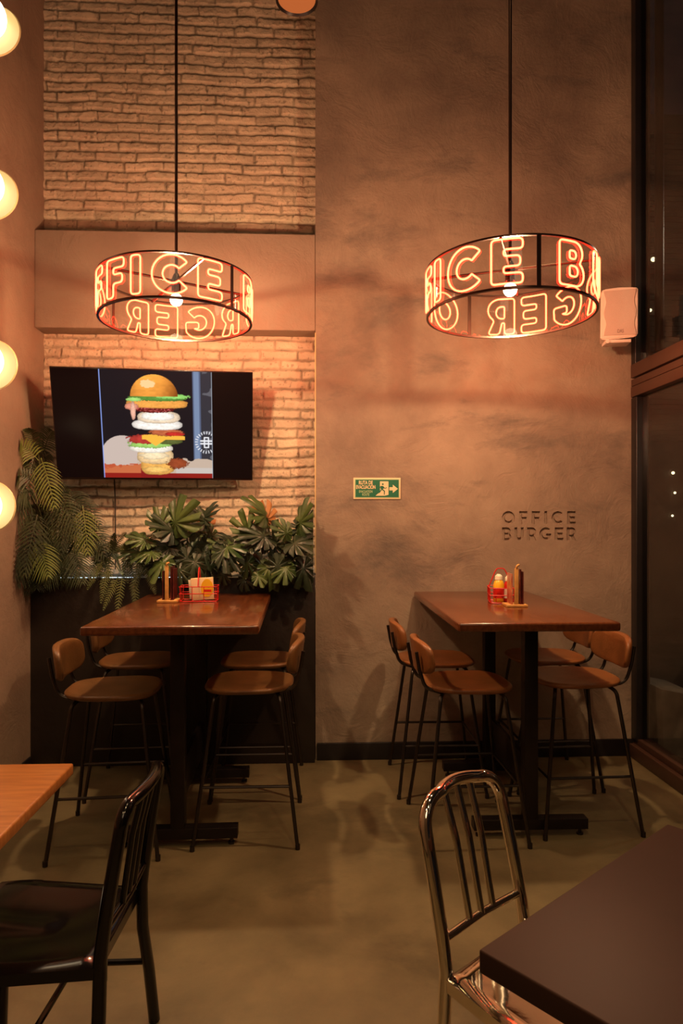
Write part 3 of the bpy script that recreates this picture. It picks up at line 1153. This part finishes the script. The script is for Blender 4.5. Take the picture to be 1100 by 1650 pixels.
def frond(mb, base, d, up, length, nleaf=17, lw=.011, ll=.17, droop=.5, spread=62, leafdroop=.25):
    """pinnate palm frond"""
    d, s_, u_ = basis(d, up)
    pts = []
    for i in range(nleaf + 1):
        t = i / nleaf
        pts.append(base + d * (length * t) - Vector((0, 0, 1)) * (droop * length * t * t))
    mb.tube([clampv(p) for p in pts], [.0035 * (1 - .7 * i / nleaf) for i in range(nleaf + 1)], n=5)
    for i in range(2, nleaf + 1):
        t = i / nleaf
        p = pts[i]
        tg = (pts[i] - pts[i - 1]).normalized()
        for sd in (-1, 1):
            L_ = ll * (math.sin(PI * (t * .72 + .22)) ** .8) * random.uniform(.88, 1.08)
            ang = R(spread * (1 - .45 * t)) + random.uniform(-.05, .05)
            dirl = (tg * math.cos(ang) + s_ * sd * math.sin(ang) + u_ * .12).normalized()
            sl = dirl.cross(u_).normalized()
            q = []
            nn = 4
            for k in range(nn + 1):
                f = k / nn
                c = p + dirl * (L_ * f) - Vector((0, 0, 1)) * (leafdroop * L_ * f * f)
                wdt = lw * math.sin(PI * (.12 + .88 * f) ** .8) if f < 1 else .0004
                q.append(clampv(c + sl * wdt + u_ * wdt * .5))
                q.append(clampv(c - sl * wdt + u_ * wdt * .5))
            o = [(2 * k, 2 * k + 1, 2 * k + 3, 2 * k + 2) for k in range(nn)]
            mb.add(q, o, True)


def P3(px, py, Z):
    x, y = camxy((px - 550) / 1100 * Z, Z)
    return Vector((x, y, 1.5 + (842 - py) / 1100 * Z))


def plant(name, label, cat, base, parts):
    """parts: list of (part name, MB in world space, material, label)"""
    r = empty(name, base)
    tag(r, label, cat)
    for pn, mb, m, lb in parts:
        o = mb.build(pn, m, r, lb, fix=False)
        o.matrix_parent_inverse = Matrix.Translation(-Vector(base))
    return r


def dirv(deg, up=0.0, out=0.4):
    """picture-plane direction in degrees (0 = right, 90 = up) leaning towards the viewer by out"""
    return Vector((math.cos(R(deg)), -out, math.sin(R(deg)) + up)).normalized()


# palm on the left
pd, pll, pst = MB(), MB(), MB()
PAL = [  # base px,py, Z, direction deg, length, light?
    (62, 735, 4.15, 96, .26, 0), (70, 730, 4.20, 68, .24, 0), (62, 742, 4.1, 125, .22, 1), (58, 775, 4.05, 150, .19, 0), (50, 790, 4.02, 200, .15, 0),
    (66, 738, 4.05, -62, .24, 1), (88, 790, 4.1, -48, .26, 0), (50, 800, 4.05, 235, .22, 0), (98, 815, 4.12, -82, .20, 0), (60, 830, 4.0, 262, .26, 0),
    (133, 815, 4.15, -75, .22, 1), (110, 800, 4.2, -22, .24, 0), (128, 838, 4.2, -38, .23, 0), (60, 868, 4.02, -60, .18, 1), (90, 858, 4.1, -105, .20, 0),
    (50, 870, 4.05, 255, .20, 0), (40, 880, 4.0, 238, .14, 0), (118, 878, 4.1, -65, .18, 0), (80, 880, 4.15, -40, .18, 0), (100, 850, 4.2, -10, .22, 0),
    (72, 800, 4.22, 30, .20, 0), (45, 840, 4.1, 205, .14, 0), (75, 850, 4.25, 100, .24, 0), (60, 760, 4.25, 60, .22, 0), (55, 905, 4.12, -75, .12, 0), (95, 890, 4.12, -120, .15, 0)]
cpt = P3(85, 900, 4.25)
PAL += [(a + random.uniform(-14, 14), b + random.uniform(-14, 22), c + random.uniform(.02, .14), d + random.uniform(-40, 40), e * .9, 0) for a, b, c, d, e, f in PAL[3:]]
for (px, py, Z, dg_, ln, lt) in PAL:
    b0 = P3(px, py, Z)
    d = dirv(dg_, 0, .35)
    frond(pll if lt else pd, b0, d, Vector((0, -1, .45)), ln, 14, .0048, .115, .35, 72, .45)
    c = clampv(Vector((b0.x * .6 + cpt.x * .4, max(b0.y, 4.3), (b0.z + cpt.z) / 2)))
    pst.tube(bez(cpt + Vector((0, 0, -.14)), c, clampv(b0), 7), .0045, n=5)
plant('areca_palm', 'tall dark green palm with feathery fronds at the left end of the planter', 'plant', (cpt.x, cpt.y, 1.09),
      [('foliage', pd, M['palm'], None), ('young_frond', pll, M['palm_light'], 'brighter yellow-green fronds'), ('stem', pst, M['stem'], None)])

# low fern between palm and monstera
ff, fs_ = MB(), MB()
fb_ = P3(196, 905, 4.3)
for i in range(62):
    px, py = random.uniform(152, 245), random.uniform(868, 905)
    b0 = P3(px, py, random.uniform(4.18, 4.33))
    dg_ = random.choice([random.uniform(-110, -60), random.uniform(20, 160), random.uniform(-40, 220)])
    frond(ff, b0, dirv(dg_, .1, .5), Vector((0, -1, .6)), random.uniform(.09, .16), 13, .0034, .034, .5, 72, .1)
    if i < 12:
        fs_.tube(bez(fb_ + Vector((0, 0, -.08)), fb_.lerp(b0, .5) + Vector((0, 0, .03)), b0, 5), .003, n=5)
for px, py, dg_, ln in ((175, 915, -100, .17), (198, 925, -95, .21), (190, 930, -115, .17), (215, 925, -80, .20), (165, 905, -120, .15), (235, 915, -60, .14), (178, 895, 60, .24), (180, 892, 78, .18), (222, 900, -92, .22)):
    frond(ff, P3(px, py, 4.12), dirv(dg_, 0, .35), Vector((0, -1, .6)), ln, 15, .0036, .036, .25, 72, .1)
plant('fern', 'bushy yellow-green fern spilling over the planter rim behind the left table', 'plant', (fb_.x, fb_.y, 1.09), [('foliage', ff, M['fern'], None), ('stem', fs_, M['stem'], None)])


def monstera(label, base, leaves, dry=None):
    mg, mdk, mst, mdr = MB(), MB(), MB(), MB()
    leaves = leaves + [(a + random.uniform(-16, 16), b_ + random.uniform(0, 30), c + random.uniform(0, .15), d + random.uniform(-60, 60), e * .85, 1 if random.random() < .7 else 0, g_, h_) for a, b_, c, d, e, f, g_, h_ in leaves if b_ > 850]
    for (px, py, Z, dg_, size, dark, fx, fzv) in leaves:
        b0 = clampv(P3(px, py, Z))
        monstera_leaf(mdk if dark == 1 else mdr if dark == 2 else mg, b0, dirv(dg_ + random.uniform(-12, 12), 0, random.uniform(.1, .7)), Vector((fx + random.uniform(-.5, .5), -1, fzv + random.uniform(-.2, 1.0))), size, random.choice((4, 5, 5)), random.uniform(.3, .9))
        mid = Vector(((b0.x + base[0]) / 2, min(max(b0.y, 4.33), YMAX), (b0.z + base[2]) / 2 + .05))
        mst.tube(bez(base, mid, b0, 6), .0045, n=6)
    pr = [('foliage', mg, M['monstera'], None), ('shaded_leaf', mdk, M['monstera_shaded'], 'leaves in a green darkened for shade'), ('stem', mst, M['stem'], None)]
    if mdr.v:
        pr.append(('dry_leaf', mdr, M['dry_leaf'], 'orange-brown withered leaf'))
    plant('monstera', label, 'plant', base, pr)


b1 = P3(305, 925, 4.36)
b1.z = 1.10
monstera('monstera with split leaves standing behind the menu holder and wire basket of the left table', b1[:], [
    (268, 862, 4.15, 55, .26, 0, .3, .8), (262, 865, 4.12, 105, .16, 0, -.3, .5), (252, 878, 4.1, 150, .17, 0, -.2, 1), (300, 830, 4.28, 22, .13, 0, .2, 1.2),
    (290, 875, 4.15, 120, .22, 1, 0, .9), (325, 850, 4.2, 80, .16, 1, 0, .6), (338, 855, 4.2, 100, .16, 1, .2, .5), (330, 862, 4.25, -60, .20, 1, .1, .8), (300, 880, 4.1, -80, .18, 1, 0, .9),
    (348, 875, 4.1, -40, .20, 1, .2, .9), (318, 890, 4.1, -100, .16, 1, 0, 1), (275, 892, 4.08, -130, .18, 0, 0, 1), (262, 890, 4.1, 170, .16, 0, 0, 1), (315, 858, 4.38, 60, .15, 2, 0, .4), (350, 885, 4.1, 10, .17, 0, 0, 1),
    (290, 905, 4.08, -90, .13, 1, 0, .9), (262, 880, 4.3, 90, .18, 1, 0, .7), (300, 900, 4.3, 60, .18, 1, 0, .7)])
b2 = P3(440, 925, 4.36)
b2.z = 1.10
monstera('broad-leaved monstera filling the right end of the planter beside the plaster wall', b2[:], [
    (432, 850, 4.22, 95, .21, 0, 0, .9), (432, 855, 4.3, 90, .17, 2, 0, .4), (478, 862, 4.18, 80, .22, 0, .1, .5), (485, 868, 4.2, -25, .18, 0, .2, .8), (468, 870, 4.15, 130, .13, 0, 0, .9),
    (445, 880, 4.1, 150, .22, 1, 0, .8), (455, 885, 4.1, 30, .20, 1, 0, .8), (450, 890, 4.08, -90, .20, 1, 0, .8), (405, 880, 4.15, 110, .20, 0, -.2, 1), (398, 890, 4.12, 165, .19, 0, -.2, 1), (402, 893, 4.1, -110, .13, 0, 0, 1),
    (425, 900, 4.1, -70, .16, 0, 0, 1), (485, 895, 4.12, -80, .19, 1, 0, .7), (375, 885, 4.1, -100, .12, 0, 0, .7), (372, 890, 4.2, 150, .14, 0, 0, 1), (470, 905, 4.1, -130, .15, 0, 0, 1), (495, 880, 4.25, 80, .20, 1, 0, .7),
    (440, 900, 4.3, 90, .22, 1, 0, .7), (412, 920, 4.05, -70, .10, 0, 0, 1)])

# ------------------------------------------------------------------ bar tables


def bar_table(cx, y0, y1, w_, label, rz, postx):
    t = empty('bar_table', (cx, (y0 + y1) / 2, 0), rz)
    tag(t, label, 'table', 'varnished bar tables')
    hl = (y1 - y0) / 2
    b = MB()
    b.box(-w_ / 2, w_ / 2, -hl, hl, 1.024, 1.064, bev=.010)
    b.build('tabletop', M['table_wood'], t)
    px = postx - cx
    b = MB()
    b.box(px - .30, px + .30, -hl + .20, -hl + .25, 1.000, 1.023)
    b.box(px - .30, px + .30, hl - .25, hl - .20, 1.000, 1.023)
    b.box(px - .03, px + .03, -hl + .20, hl - .20, 1.000, 1.022)
    b.build('support_frame', M['steel_black'], t)
    for yy in (-hl + .31, hl - .28):
        MB().box(px - .032, px + .032, yy - .032, yy + .032, .085, 1.000, bev=.002).build('post', M['steel_black'], t)
        f = MB().box(px - .275, px + .275, yy - .03, yy + .03, .035, .085, bev=.002).build('base_bar', M['steel_black'], t)
        for sx in (-.245, .245):
            MB().tube([(px + sx, yy, 0), (px + sx, yy, .010)], .016, n=14).tube([(px + sx, yy, .008), (px + sx, yy, .036)], .007, n=8).build('levelling_foot', M['tube_steel'], f)
    MB().box(px - .012, px + .012, -hl + .342, hl - .312, .17, .36, bev=.002).build('stretcher', M['steel_black'], t)
    return t


bar_table(-.612, 2.90, 4.245, .745, 'glossy brown bar table by the planter, below the television', R(1.2), -.63)
bar_table(.995, 2.93, 4.295, .715, 'glossy brown bar table against the plaster wall, below the engraved letters', R(-.4), 1.045)

# ------------------------------------------------------------------ stools (face +x in local space)


def pad(w_, d_, th, dish=0.0, n=48, ex=2.6, rings=10, egg=0.0):
    """soft rounded pad, local x depth d_, local y width w_, top at z=0"""
    vs, fs = [], []
    prof = []
    for k in range(1, rings + 1):
        f = k / rings * .90
        prof.append((f, 0))
    for a in (22, 45, 68, 90):
        prof.append((.90 + .10 * math.sin(R(a)), -th / 2 * (1 - math.cos(R(a)))))
    for a in (112, 135, 158, 180):
        prof.append((.90 + .10 * math.sin(R(a)), -th / 2 * (1 - math.cos(R(a)))))
    prof += [(.7, -th), (.45, -th), (.2, -th)]
    vs.append((0, 0, -dish))
    for f, z in prof:
        for j in range(n):
            a = 2 * PI * j / n
            c, s_ = math.cos(a), math.sin(a)
            x = math.copysign(abs(c) ** (2 / ex), c) * d_ / 2 * f
            y = math.copysign(abs(s_) ** (2 / ex), s_) * w_ / 2 * f * (1 + egg * x / d_)
            vs.append((x, y, z - dish * max(0, 1 - f * f)))
    m_ = len(prof)
    for j in range(n):
        fs.append((0, 1 + j, 1 + (j + 1) % n))
    for i in range(m_ - 1):
        for j in range(n):
            j2 = (j + 1) % n
            fs.append((1 + i * n + j, 1 + (i + 1) * n + j, 1 + (i + 1) * n + j2, 1 + i * n + j2))
    vs.append((0, 0, -th))
    for j in range(n):
        fs.append((len(vs) - 1, 1 + (m_ - 1) * n + (j + 1) % n, 1 + (m_ - 1) * n + j))
    return vs, fs


def make_stool(label, leather):
    t = empty('bar_stool', (0, 0, 0))
    tag(t, label, 'stool', 'brown leather bar stools')
    vs, fs = pad(.43, .43, .028, .016, ex=3.0, egg=.14)
    vs = [(x, y, z + .725 + .10 * max(0, -x - .10) ** 1.5 - .25 * max(0, x - .12) ** 2) for x, y, z in vs]
    st = MB().add(vs, fs, True).build('seat', leather, t)
    vs, fs = pad(.40, .165, .034, 0, ex=3.4)
    out = []
    for x, y, z in vs:       # stand it up and bend it
        out.append((-.245 - z - .016 + 1.15 * y * y - .12 * x, y, .855 + x))
    MB().add(out, fs, True).build('backrest', leather, t)
    bf = MB()
    half = [(-.264, .13, .885), (-.250, .13, .80), (-.222, .13, .712), (-.15, .125, .690), (.02, .10, .690)]
    bf.tube(round_path([(a, -b_, c) for a, b_, c in half] + half[::-1], .05), .0085, n=8)
    bf.build('back_frame', M['tube_steel'], t)
    fr = MB()
    fr.tube(round_path([(.13, -.13, .690), (.13, .13, .690), (-.13, .13, .690), (-.13, -.13, .690)], .04, True), .009, closed=True, n=8)
    fr.build('seat_frame', M['tube_steel'], t)
    feet = {}
    for sx in (-1, 1):
        for sy in (-1, 1):
            top = Vector((sx * .135, sy * .12, .688))
            el = Vector((sx * .155, sy * .165, .672))
            ft = Vector((sx * .240, sy * .262, .004))
            feet[(sx, sy)] = (el, ft)
            MB().tube(round_path([top, el, ft], .035), .0092, n=8).tube([ft + Vector((0, 0, -.003)), ft + Vector((0, 0, .02))], .0115, n=10).build('leg', M['tube_steel'], t)

    def at(k, z):
        a, b_ = feet[k]
        f = (a.z - z) / (a.z - b_.z)
        return a.lerp(b_, f)
    for a, b_ in (((-1, -1), (1, -1)), ((-1, 1), (1, 1)), ((1, -1), (1, 1))):
        MB().tube([at(a, .275), at(b_, .275)], .007, n=8).build('footrest_bar', M['tube_steel'], t)
    return t


ST = [  # cam x, cam z, world heading of the front, label
    (-1.082, 3.262, 4, 0, 'brown leather bar stool at the near left corner of the planter-side table'),
    (-1.16, 3.93, 3, 0, 'brown leather bar stool tucked left of the planter-side table, nearer the planter'),
    (-.452, 3.385, 180, 0, 'brown leather bar stool at the near right side of the planter-side table'),
    (-.475, 3.945, 180, 0, 'brown leather bar stool right of the planter-side table, mostly hidden in shadow by the planter'),
    (.612, 3.390, 1, 1, 'tan leather bar stool at the near left side of the wall-side table'),
    (.545, 3.97, -1, 1, 'tan leather bar stool left of the wall-side table, nearer the plaster wall'),
    (1.180, 3.50, 182, 1, 'tan leather bar stool with angled backrest, nearest the window'),
    (1.20, 4.04, 181, 1, 'tan leather bar stool right of the wall-side table, hidden behind its post')]
sa = make_stool('x', M['leather'])
sb_ = make_stool('x', M['leather_light'])
used = set()
for xc, zc, hd_, k, lb in ST:
    src = sb_ if k else sa
    if k in used:
        o = copy_tree(src)
    else:
        o = src
        used.add(k)
    x, y = camxy(xc, zc)
    o.location = (x, y, 0)
    o.rotation_euler = (0, 0, R(hd_))
    o['label'] = lb

# ------------------------------------------------------------------ things on the bar tables
TZ = 1.064


def menu_holder(px, py, Z, rz, label, photo):
    x, y = camxy((px - 550) / 1100 * Z, Z)
    h = empty('menu_holder', (x, y, TZ), rz)
    tag(h, label, 'menu holder', 'wooden menu holders')
    MB().box(-.055, .055, -.055, .055, 0, .014, bev=.003).build('base', M['pale_wood'], h)
    MB().box(-.012, .008, -.050, -.038, .012, .20, bev=.002).tube(round_path([(-.002, -.044, .195), (-.002, -.05, .212), (.012, -.044, .218)], .01), .006, n=8).build('upright', M['pale_wood'], h)
    for k, (a, th_) in enumerate(((.020, .007), (.032, .006), (-.024, .006))):
        m_ = MB().box(-.0035, .0035, -.042, .055, .0145, .195 - .012 * k, mtx=Matrix.Translation((a, 0, 0)) @ Matrix.Rotation(R(6 * (1 if a > 0 else -1)), 4, 'Y') if False else Matrix.Translation((a, 0, 0))).build('menu_card', M['menu_photo'] if (photo and k == 2) else M['menu_red'])
        m_.matrix_world = h.matrix_basis
        m_.location = (x, y, TZ)
        m_.rotation_euler = (0, 0, rz)
        sfx = {0: 'middle', 1: 'rightmost', 2: 'leftmost'}[k]
        tag(m_, '%s dark red menu card standing in the wooden holder on the %s table' % (sfx, 'wall-side' if photo else 'planter-side'), 'menu', 'menu cards in the wooden holders')


def basket(px, py, Z, rz, label, w_=.20, d_=.13):
    x, y = camxy((px - 550) / 1100 * Z, Z)
    b_ = empty('wire_basket', (x, y, TZ), rz)
    tag(b_, label, 'basket', 'red wire baskets')
    wm = MB()
    hw_, hd2 = w_ / 2, d_ / 2
    for z in (.004, .045, .083):
        e = .0 if z < .01 else .003
        wm.tube(round_path([(-hw_ - e, -hd2 - e, z), (hw_ + e, -hd2 - e, z), (hw_ + e, hd2 + e, z), (-hw_ - e, hd2 + e, z)], .012, True), .0028, closed=True, n=6)
    for f in (-1, -.33, .33, 1):
        for s_ in (-1, 1):
            wm.tube([(f * (hw_ - .004), s_ * hd2, .004), (f * (hw_ - .004), s_ * (hd2 + .003), .083)], .002, n=6)
        wm.tube([(f * (hw_ - .004), -hd2, .004), (f * (hw_ - .004), hd2, .004)], .002, n=6)
    for f in (-.5, .5):
        for s_ in (-1, 1):
            wm.tube([(s_ * hw_, f * hd2, .004), (s_ * (hw_ + .003), f * hd2, .083)], .002, n=6)
    wm.build('wire_body', M['red_wire'], b_)
    MB().tube(round_path([(0, -hd2 - .003, .083), (0, -hd2 * .5, .165), (0, -hd2 * .3, .185), (0, hd2 * .3, .185), (0, hd2 * .5, .165), (0, hd2 + .003, .083)], .03), .0032, n=8).build('handle', M['red_wire'], b_)
    return b_


menu_holder(272, 970, 3.76, R(0), 'pale wooden menu holder with dark menus on the planter-side table', False)
bk1 = basket(321, 965, 3.80, R(2), 'red wire basket with cream packets on the planter-side table', .20, .11)
nx_, ny_, _ = bk1.location
np_ = empty('napkin_packet', (nx_ + .018, ny_ - .012, TZ + .0075), R(2))
tag(np_, 'cream napkin packet with yellow print standing in the left red basket', 'napkins')
MB().box(-.056, .066, -.012, .012, 0, .122, mtx=Matrix.Shear('XZ', 4, (0, 0)) @ Matrix.Rotation(R(-3), 4, 'Y'), bev=.003).build('packet', M['paper'], np_)
MB().prism([(.028 + .034 * math.cos(a), .066 + .050 * math.sin(a)) for a in [2 * PI * k / 24 for k in range(24)]], -.0135, -.0118).build('print', M['yellow'], np_, 'yellow printed oval')
MB().box(.012, .052, -.0142, -.0120, .045, .058).build('print_band', M['ketchup'], np_)
cpk = MB().box(-.030, .030, -.008, .008, 0, .108, bev=.002, mtx=Matrix.Rotation(R(-5), 4, 'Y')).build('paper_packet', M['label_white'])
cpk.location = (nx_ - .025, ny_ + .022, TZ + .0095)
tag(cpk, 'pale paper packet leaning behind the napkins in the left red basket', 'packet')

menu_holder(829, 970, 3.56, R(-3), 'pale wooden menu holder with food-print menus on the wall-side table', True)
bk2 = basket(806, 955, 3.74, R(80), 'red wire basket with sauce bottles on the wall-side table', .17, .12)
bx_, by_, _ = bk2.location


def bottle(x, y, m_body, m_cap, m_label, label, hgt_=.14, r=.026):
    b_ = empty('sauce_bottle', (x, y, TZ + .0075))
    tag(b_, label, 'bottle', 'sauce bottles in the red basket')
    MB().lathe([(.001, 0), (r * .92, 0), (r, .006), (r, hgt_ * .62), (r * .8, hgt_ * .74), (r * .55, hgt_ * .80), (.001, hgt_ * .80)], 28).build('body', m_body, b_)
    MB().lathe([(.001, hgt_ * .80), (r * .72, hgt_ * .80), (r * .66, hgt_ * .93), (r * .3, hgt_), (.001, hgt_)], 24).build('cap', m_cap, b_)
    MB().lathe([(r + .0006, hgt_ * .14), (r + .0006, hgt_ * .52)], 28).build('label_wrap', m_label, b_)


bottle(bx_ - .022, by_ - .045, M['yellow'], M['mayo'], M['ketchup'], 'yellow sauce bottle with white cap and red label, front left in the basket', .150, .029)
bottle(bx_ + .032, by_ - .040, M['ketchup'], M['mayo'], M['label_white'], 'red sauce bottle with pale label beside the menu holder', .140, .025)
bottle(bx_ + .005, by_ + .04, M['ketchup'], M['ketchup'], M['ketchup'], 'red sauce bottle standing at the back of the basket', .115, .026)

# ------------------------------------------------------------------ foreground tables
# orange wood table, left
xa, ya = camxy(-.835, 2.13)
ot = empty('dining_table', (xa - .40, ya - .38, 0), R(0))
tag(ot, 'orange wooden dining table cut off by the left edge', 'table')
MB().box(-.40, .40, -.38, .38, .715, .75, bev=.006).build('tabletop', M['orange_wood'], ot)
MB().box(-.30, .30, -.03, .03, .695, .7145).box(-.03, .03, -.28, .28, .695, .7143).build('support_frame', M['steel_black'], ot)
MB().box(-.035, .035, -.035, .035, .03, .695, bev=.003).build('post', M['steel_black'], ot)
MB().box(-.27, .27, -.03, .03, 0, .03, bev=.003).box(-.03, .03, -.27, .27, 0, .03, bev=.003).build('base', M['steel_black'], ot)
# dark table, right
pa = Vector(camxy(.241, 1.20))
pb_ = Vector(camxy(.811, 1.70))
e1 = (pb_ - pa)
L1 = e1.length
e1.normalize()
e2 = Vector((e1.y, -e1.x))
ctr = pa + e1 * L1 / 2 + e2 * .40
dt = empty('dining_table', (ctr.x, ctr.y, 0), math.atan2(e1.y, e1.x))
tag(dt, 'dark brown square dining table in the lower right corner', 'table')
MB().box(-L1 / 2, L1 / 2, -.40, .40, .708, .75, bev=.004).build('tabletop', M['dark_top'], dt)
MB().box(-.28, .28, -.03, .03, .69, .7075).box(-.03, .03, -.28, .28, .69, .7073).build('support_frame', M['steel_black'], dt)
MB().box(-.035, .035, -.035, .035, .03, .69, bev=.003).build('post', M['steel_black'], dt)
MB().box(-.27, .27, -.03, .03, 0, .03, bev=.003).box(-.03, .03, -.27, .27, 0, .03, bev=.003).build('base', M['steel_black'], dt)

# ------------------------------------------------------------------ slat-back chairs (face +x)


def slat_chair(label, m, loc, rz, hwr=.165, hwf=.21, depth=.40, top=.835, lean=.085, rt=.013, cr=.075, splay=.06, sback=.055, slr=.0105, sly=.052):
    t = empty('slat_back_chair', (loc[0], loc[1], 0), rz)
    tag(t, label, 'chair')
    sh_ = .455
    # seat: dished sheet with rolled edge
    n, k = 22, 18
    vs, fs = [], []
    for i in range(n + 1):
        u_ = i / n
        x = -.005 + (depth + .01) * u_
        hw_ = hwr + .012 + (hwf - hwr) * min(1, u_ * 1.3)
        if u_ > .8:
            hw_ -= .022 * ((u_ - .8) / .2) ** 2
        for j in range(k + 1):
            v_ = j / k * 2 - 1
            e = max(abs(v_), abs(u_ * 2 - 1))
            dish = -.020 * (1 - v_ * v_) * math.sin(PI * min(1, u_ * 1.05) ** .8) + .004 * math.exp(-(v_ * 7) ** 2) * (u_ > .4)
            edge = -.012 * max(0, (e - .93) / .07) ** 2
            xx = x - (.02 * v_ * v_ if u_ > .7 else 0)
            vs.append((xx, v_ * hw_, sh_ + dish + edge))
    top_n = len(vs)
    vs += [(a, b_, sh_ - .040) for a, b_, c in vs]
    for i in range(n):
        for j in range(k):
            a = i * (k + 1) + j
            fs.append((a, a + 1, a + k + 2, a + k + 1))
            fs.append(tuple(q + top_n for q in (a, a + k + 1, a + k + 2, a + 1)))
    for i in range(n):
        for j in (0, k):
            a = i * (k + 1) + j
            fs.append((a, a + k + 1, a + k + 1 + top_n, a + top_n))
    for j in range(k):
        for i in (0, n):
            a = i * (k + 1) + j
            fs.append((a, a + 1, a + 1 + top_n, a + top_n))
    MB().add(vs, fs, True).build('seat', m, t)

    def bx(z):      # x of the back plane at height z
        return -.012 - lean * max(0, (z - sh_) / (top - sh_)) ** 1.15
    hw_ = hwr
    side = [(bx(z), hw_ * (1 - .03 * (z - sh_) / .3), z) for z in (sh_ - .05, sh_, .50, .55, .60, .65, .70, top - cr)]
    yt = side[-1][1] - cr
    corner = [(bx(top - cr + cr * math.sin(a)), yt + cr * math.cos(a), top - cr + cr * math.sin(a)) for a in [PI / 2 * k / 9 for k in range(1, 10)]]
    arcp = [(bx(top) - .018 * (1 - (y_ / yt) ** 2), y_, top + .006 * (1 - (y_ / yt) ** 2)) for y_ in [yt * (1 - k / 8) for k in range(1, 9)]]
    right = side + corner + arcp
    pth = right + [(a, -b_, c) for a, b_, c in right[:-1][::-1]]
    MB().tube(pth, rt, n=14).build('back_frame', m, t)
    zc_ = .520
    MB().tube([(bx(zc_), -hw_, zc_), (bx(zc_) - .008, 0, zc_), (bx(zc_), hw_, zc_)], .010, n=10).build('cross_rail', m, t)
    for yy in (-sly, 0, sly):
        MB().tube([(bx(zc_) - .006, yy * .9, zc_), (bx(.7) - .004, yy * .95, .70), (bx(top) - .012, yy, top - .003)], slr, n=12, flat=.8).build('slat', m, t)
    fts = {}
    for s_ in (-1, 1):
        rear = [(bx(sh_) , s_ * hw_, sh_ - .01), (-.012, s_ * (hw_ + .008), .33), (-.012 - (sback - .012) * .5, s_ * (hw_ + splay * .6), .18), (-sback, s_ * (hw_ + splay), .004)]
        fts[('r', s_)] = rear
        MB().tube(round_path(rear, .09), [rt] * len(round_path(rear, .09)), n=12).build('leg', m, t)
        fr_ = [(depth - .04, s_ * (hwf - .025), sh_ - .03), (depth - .02, s_ * (hwf - .01), .004)]
        fts[('f', s_)] = fr_
        MB().tube(fr_, rt * 1.05, n=12).build('leg', m, t)
        MB().tube([(-.030, s_ * (hw_ + splay * .55), .205), (depth - .03, s_ * (hwf - .015), .205)], .009, n=8).build('stretcher', m, t)
    MB().tube([(depth * .45, -(hw_ + splay * .4), .205), (depth * .45, (hw_ + splay * .4), .205)], .009, n=8).build('stretcher', m, t)
    return t


mx_, my_ = camxy(.371, 1.690)
fa = math.atan2(-.745, .667) - YAW
slat_chair('polished metal slat-back chair pulled up to the dark table at lower right', M['chrome'], (mx_, my_), fa, hwr=.160, hwf=.20, rt=.0165, top=.825)
mx_, my_ = camxy(-.588, 1.80)
slat_chair('glossy black slat-back chair at the orange wooden table, lower left', M['black_gloss'], (mx_, my_), PI - YAW, hwr=.170, hwf=.21, depth=.43, rt=.0170, lean=.055, splay=.085, top=.812, cr=.045, sback=.025)
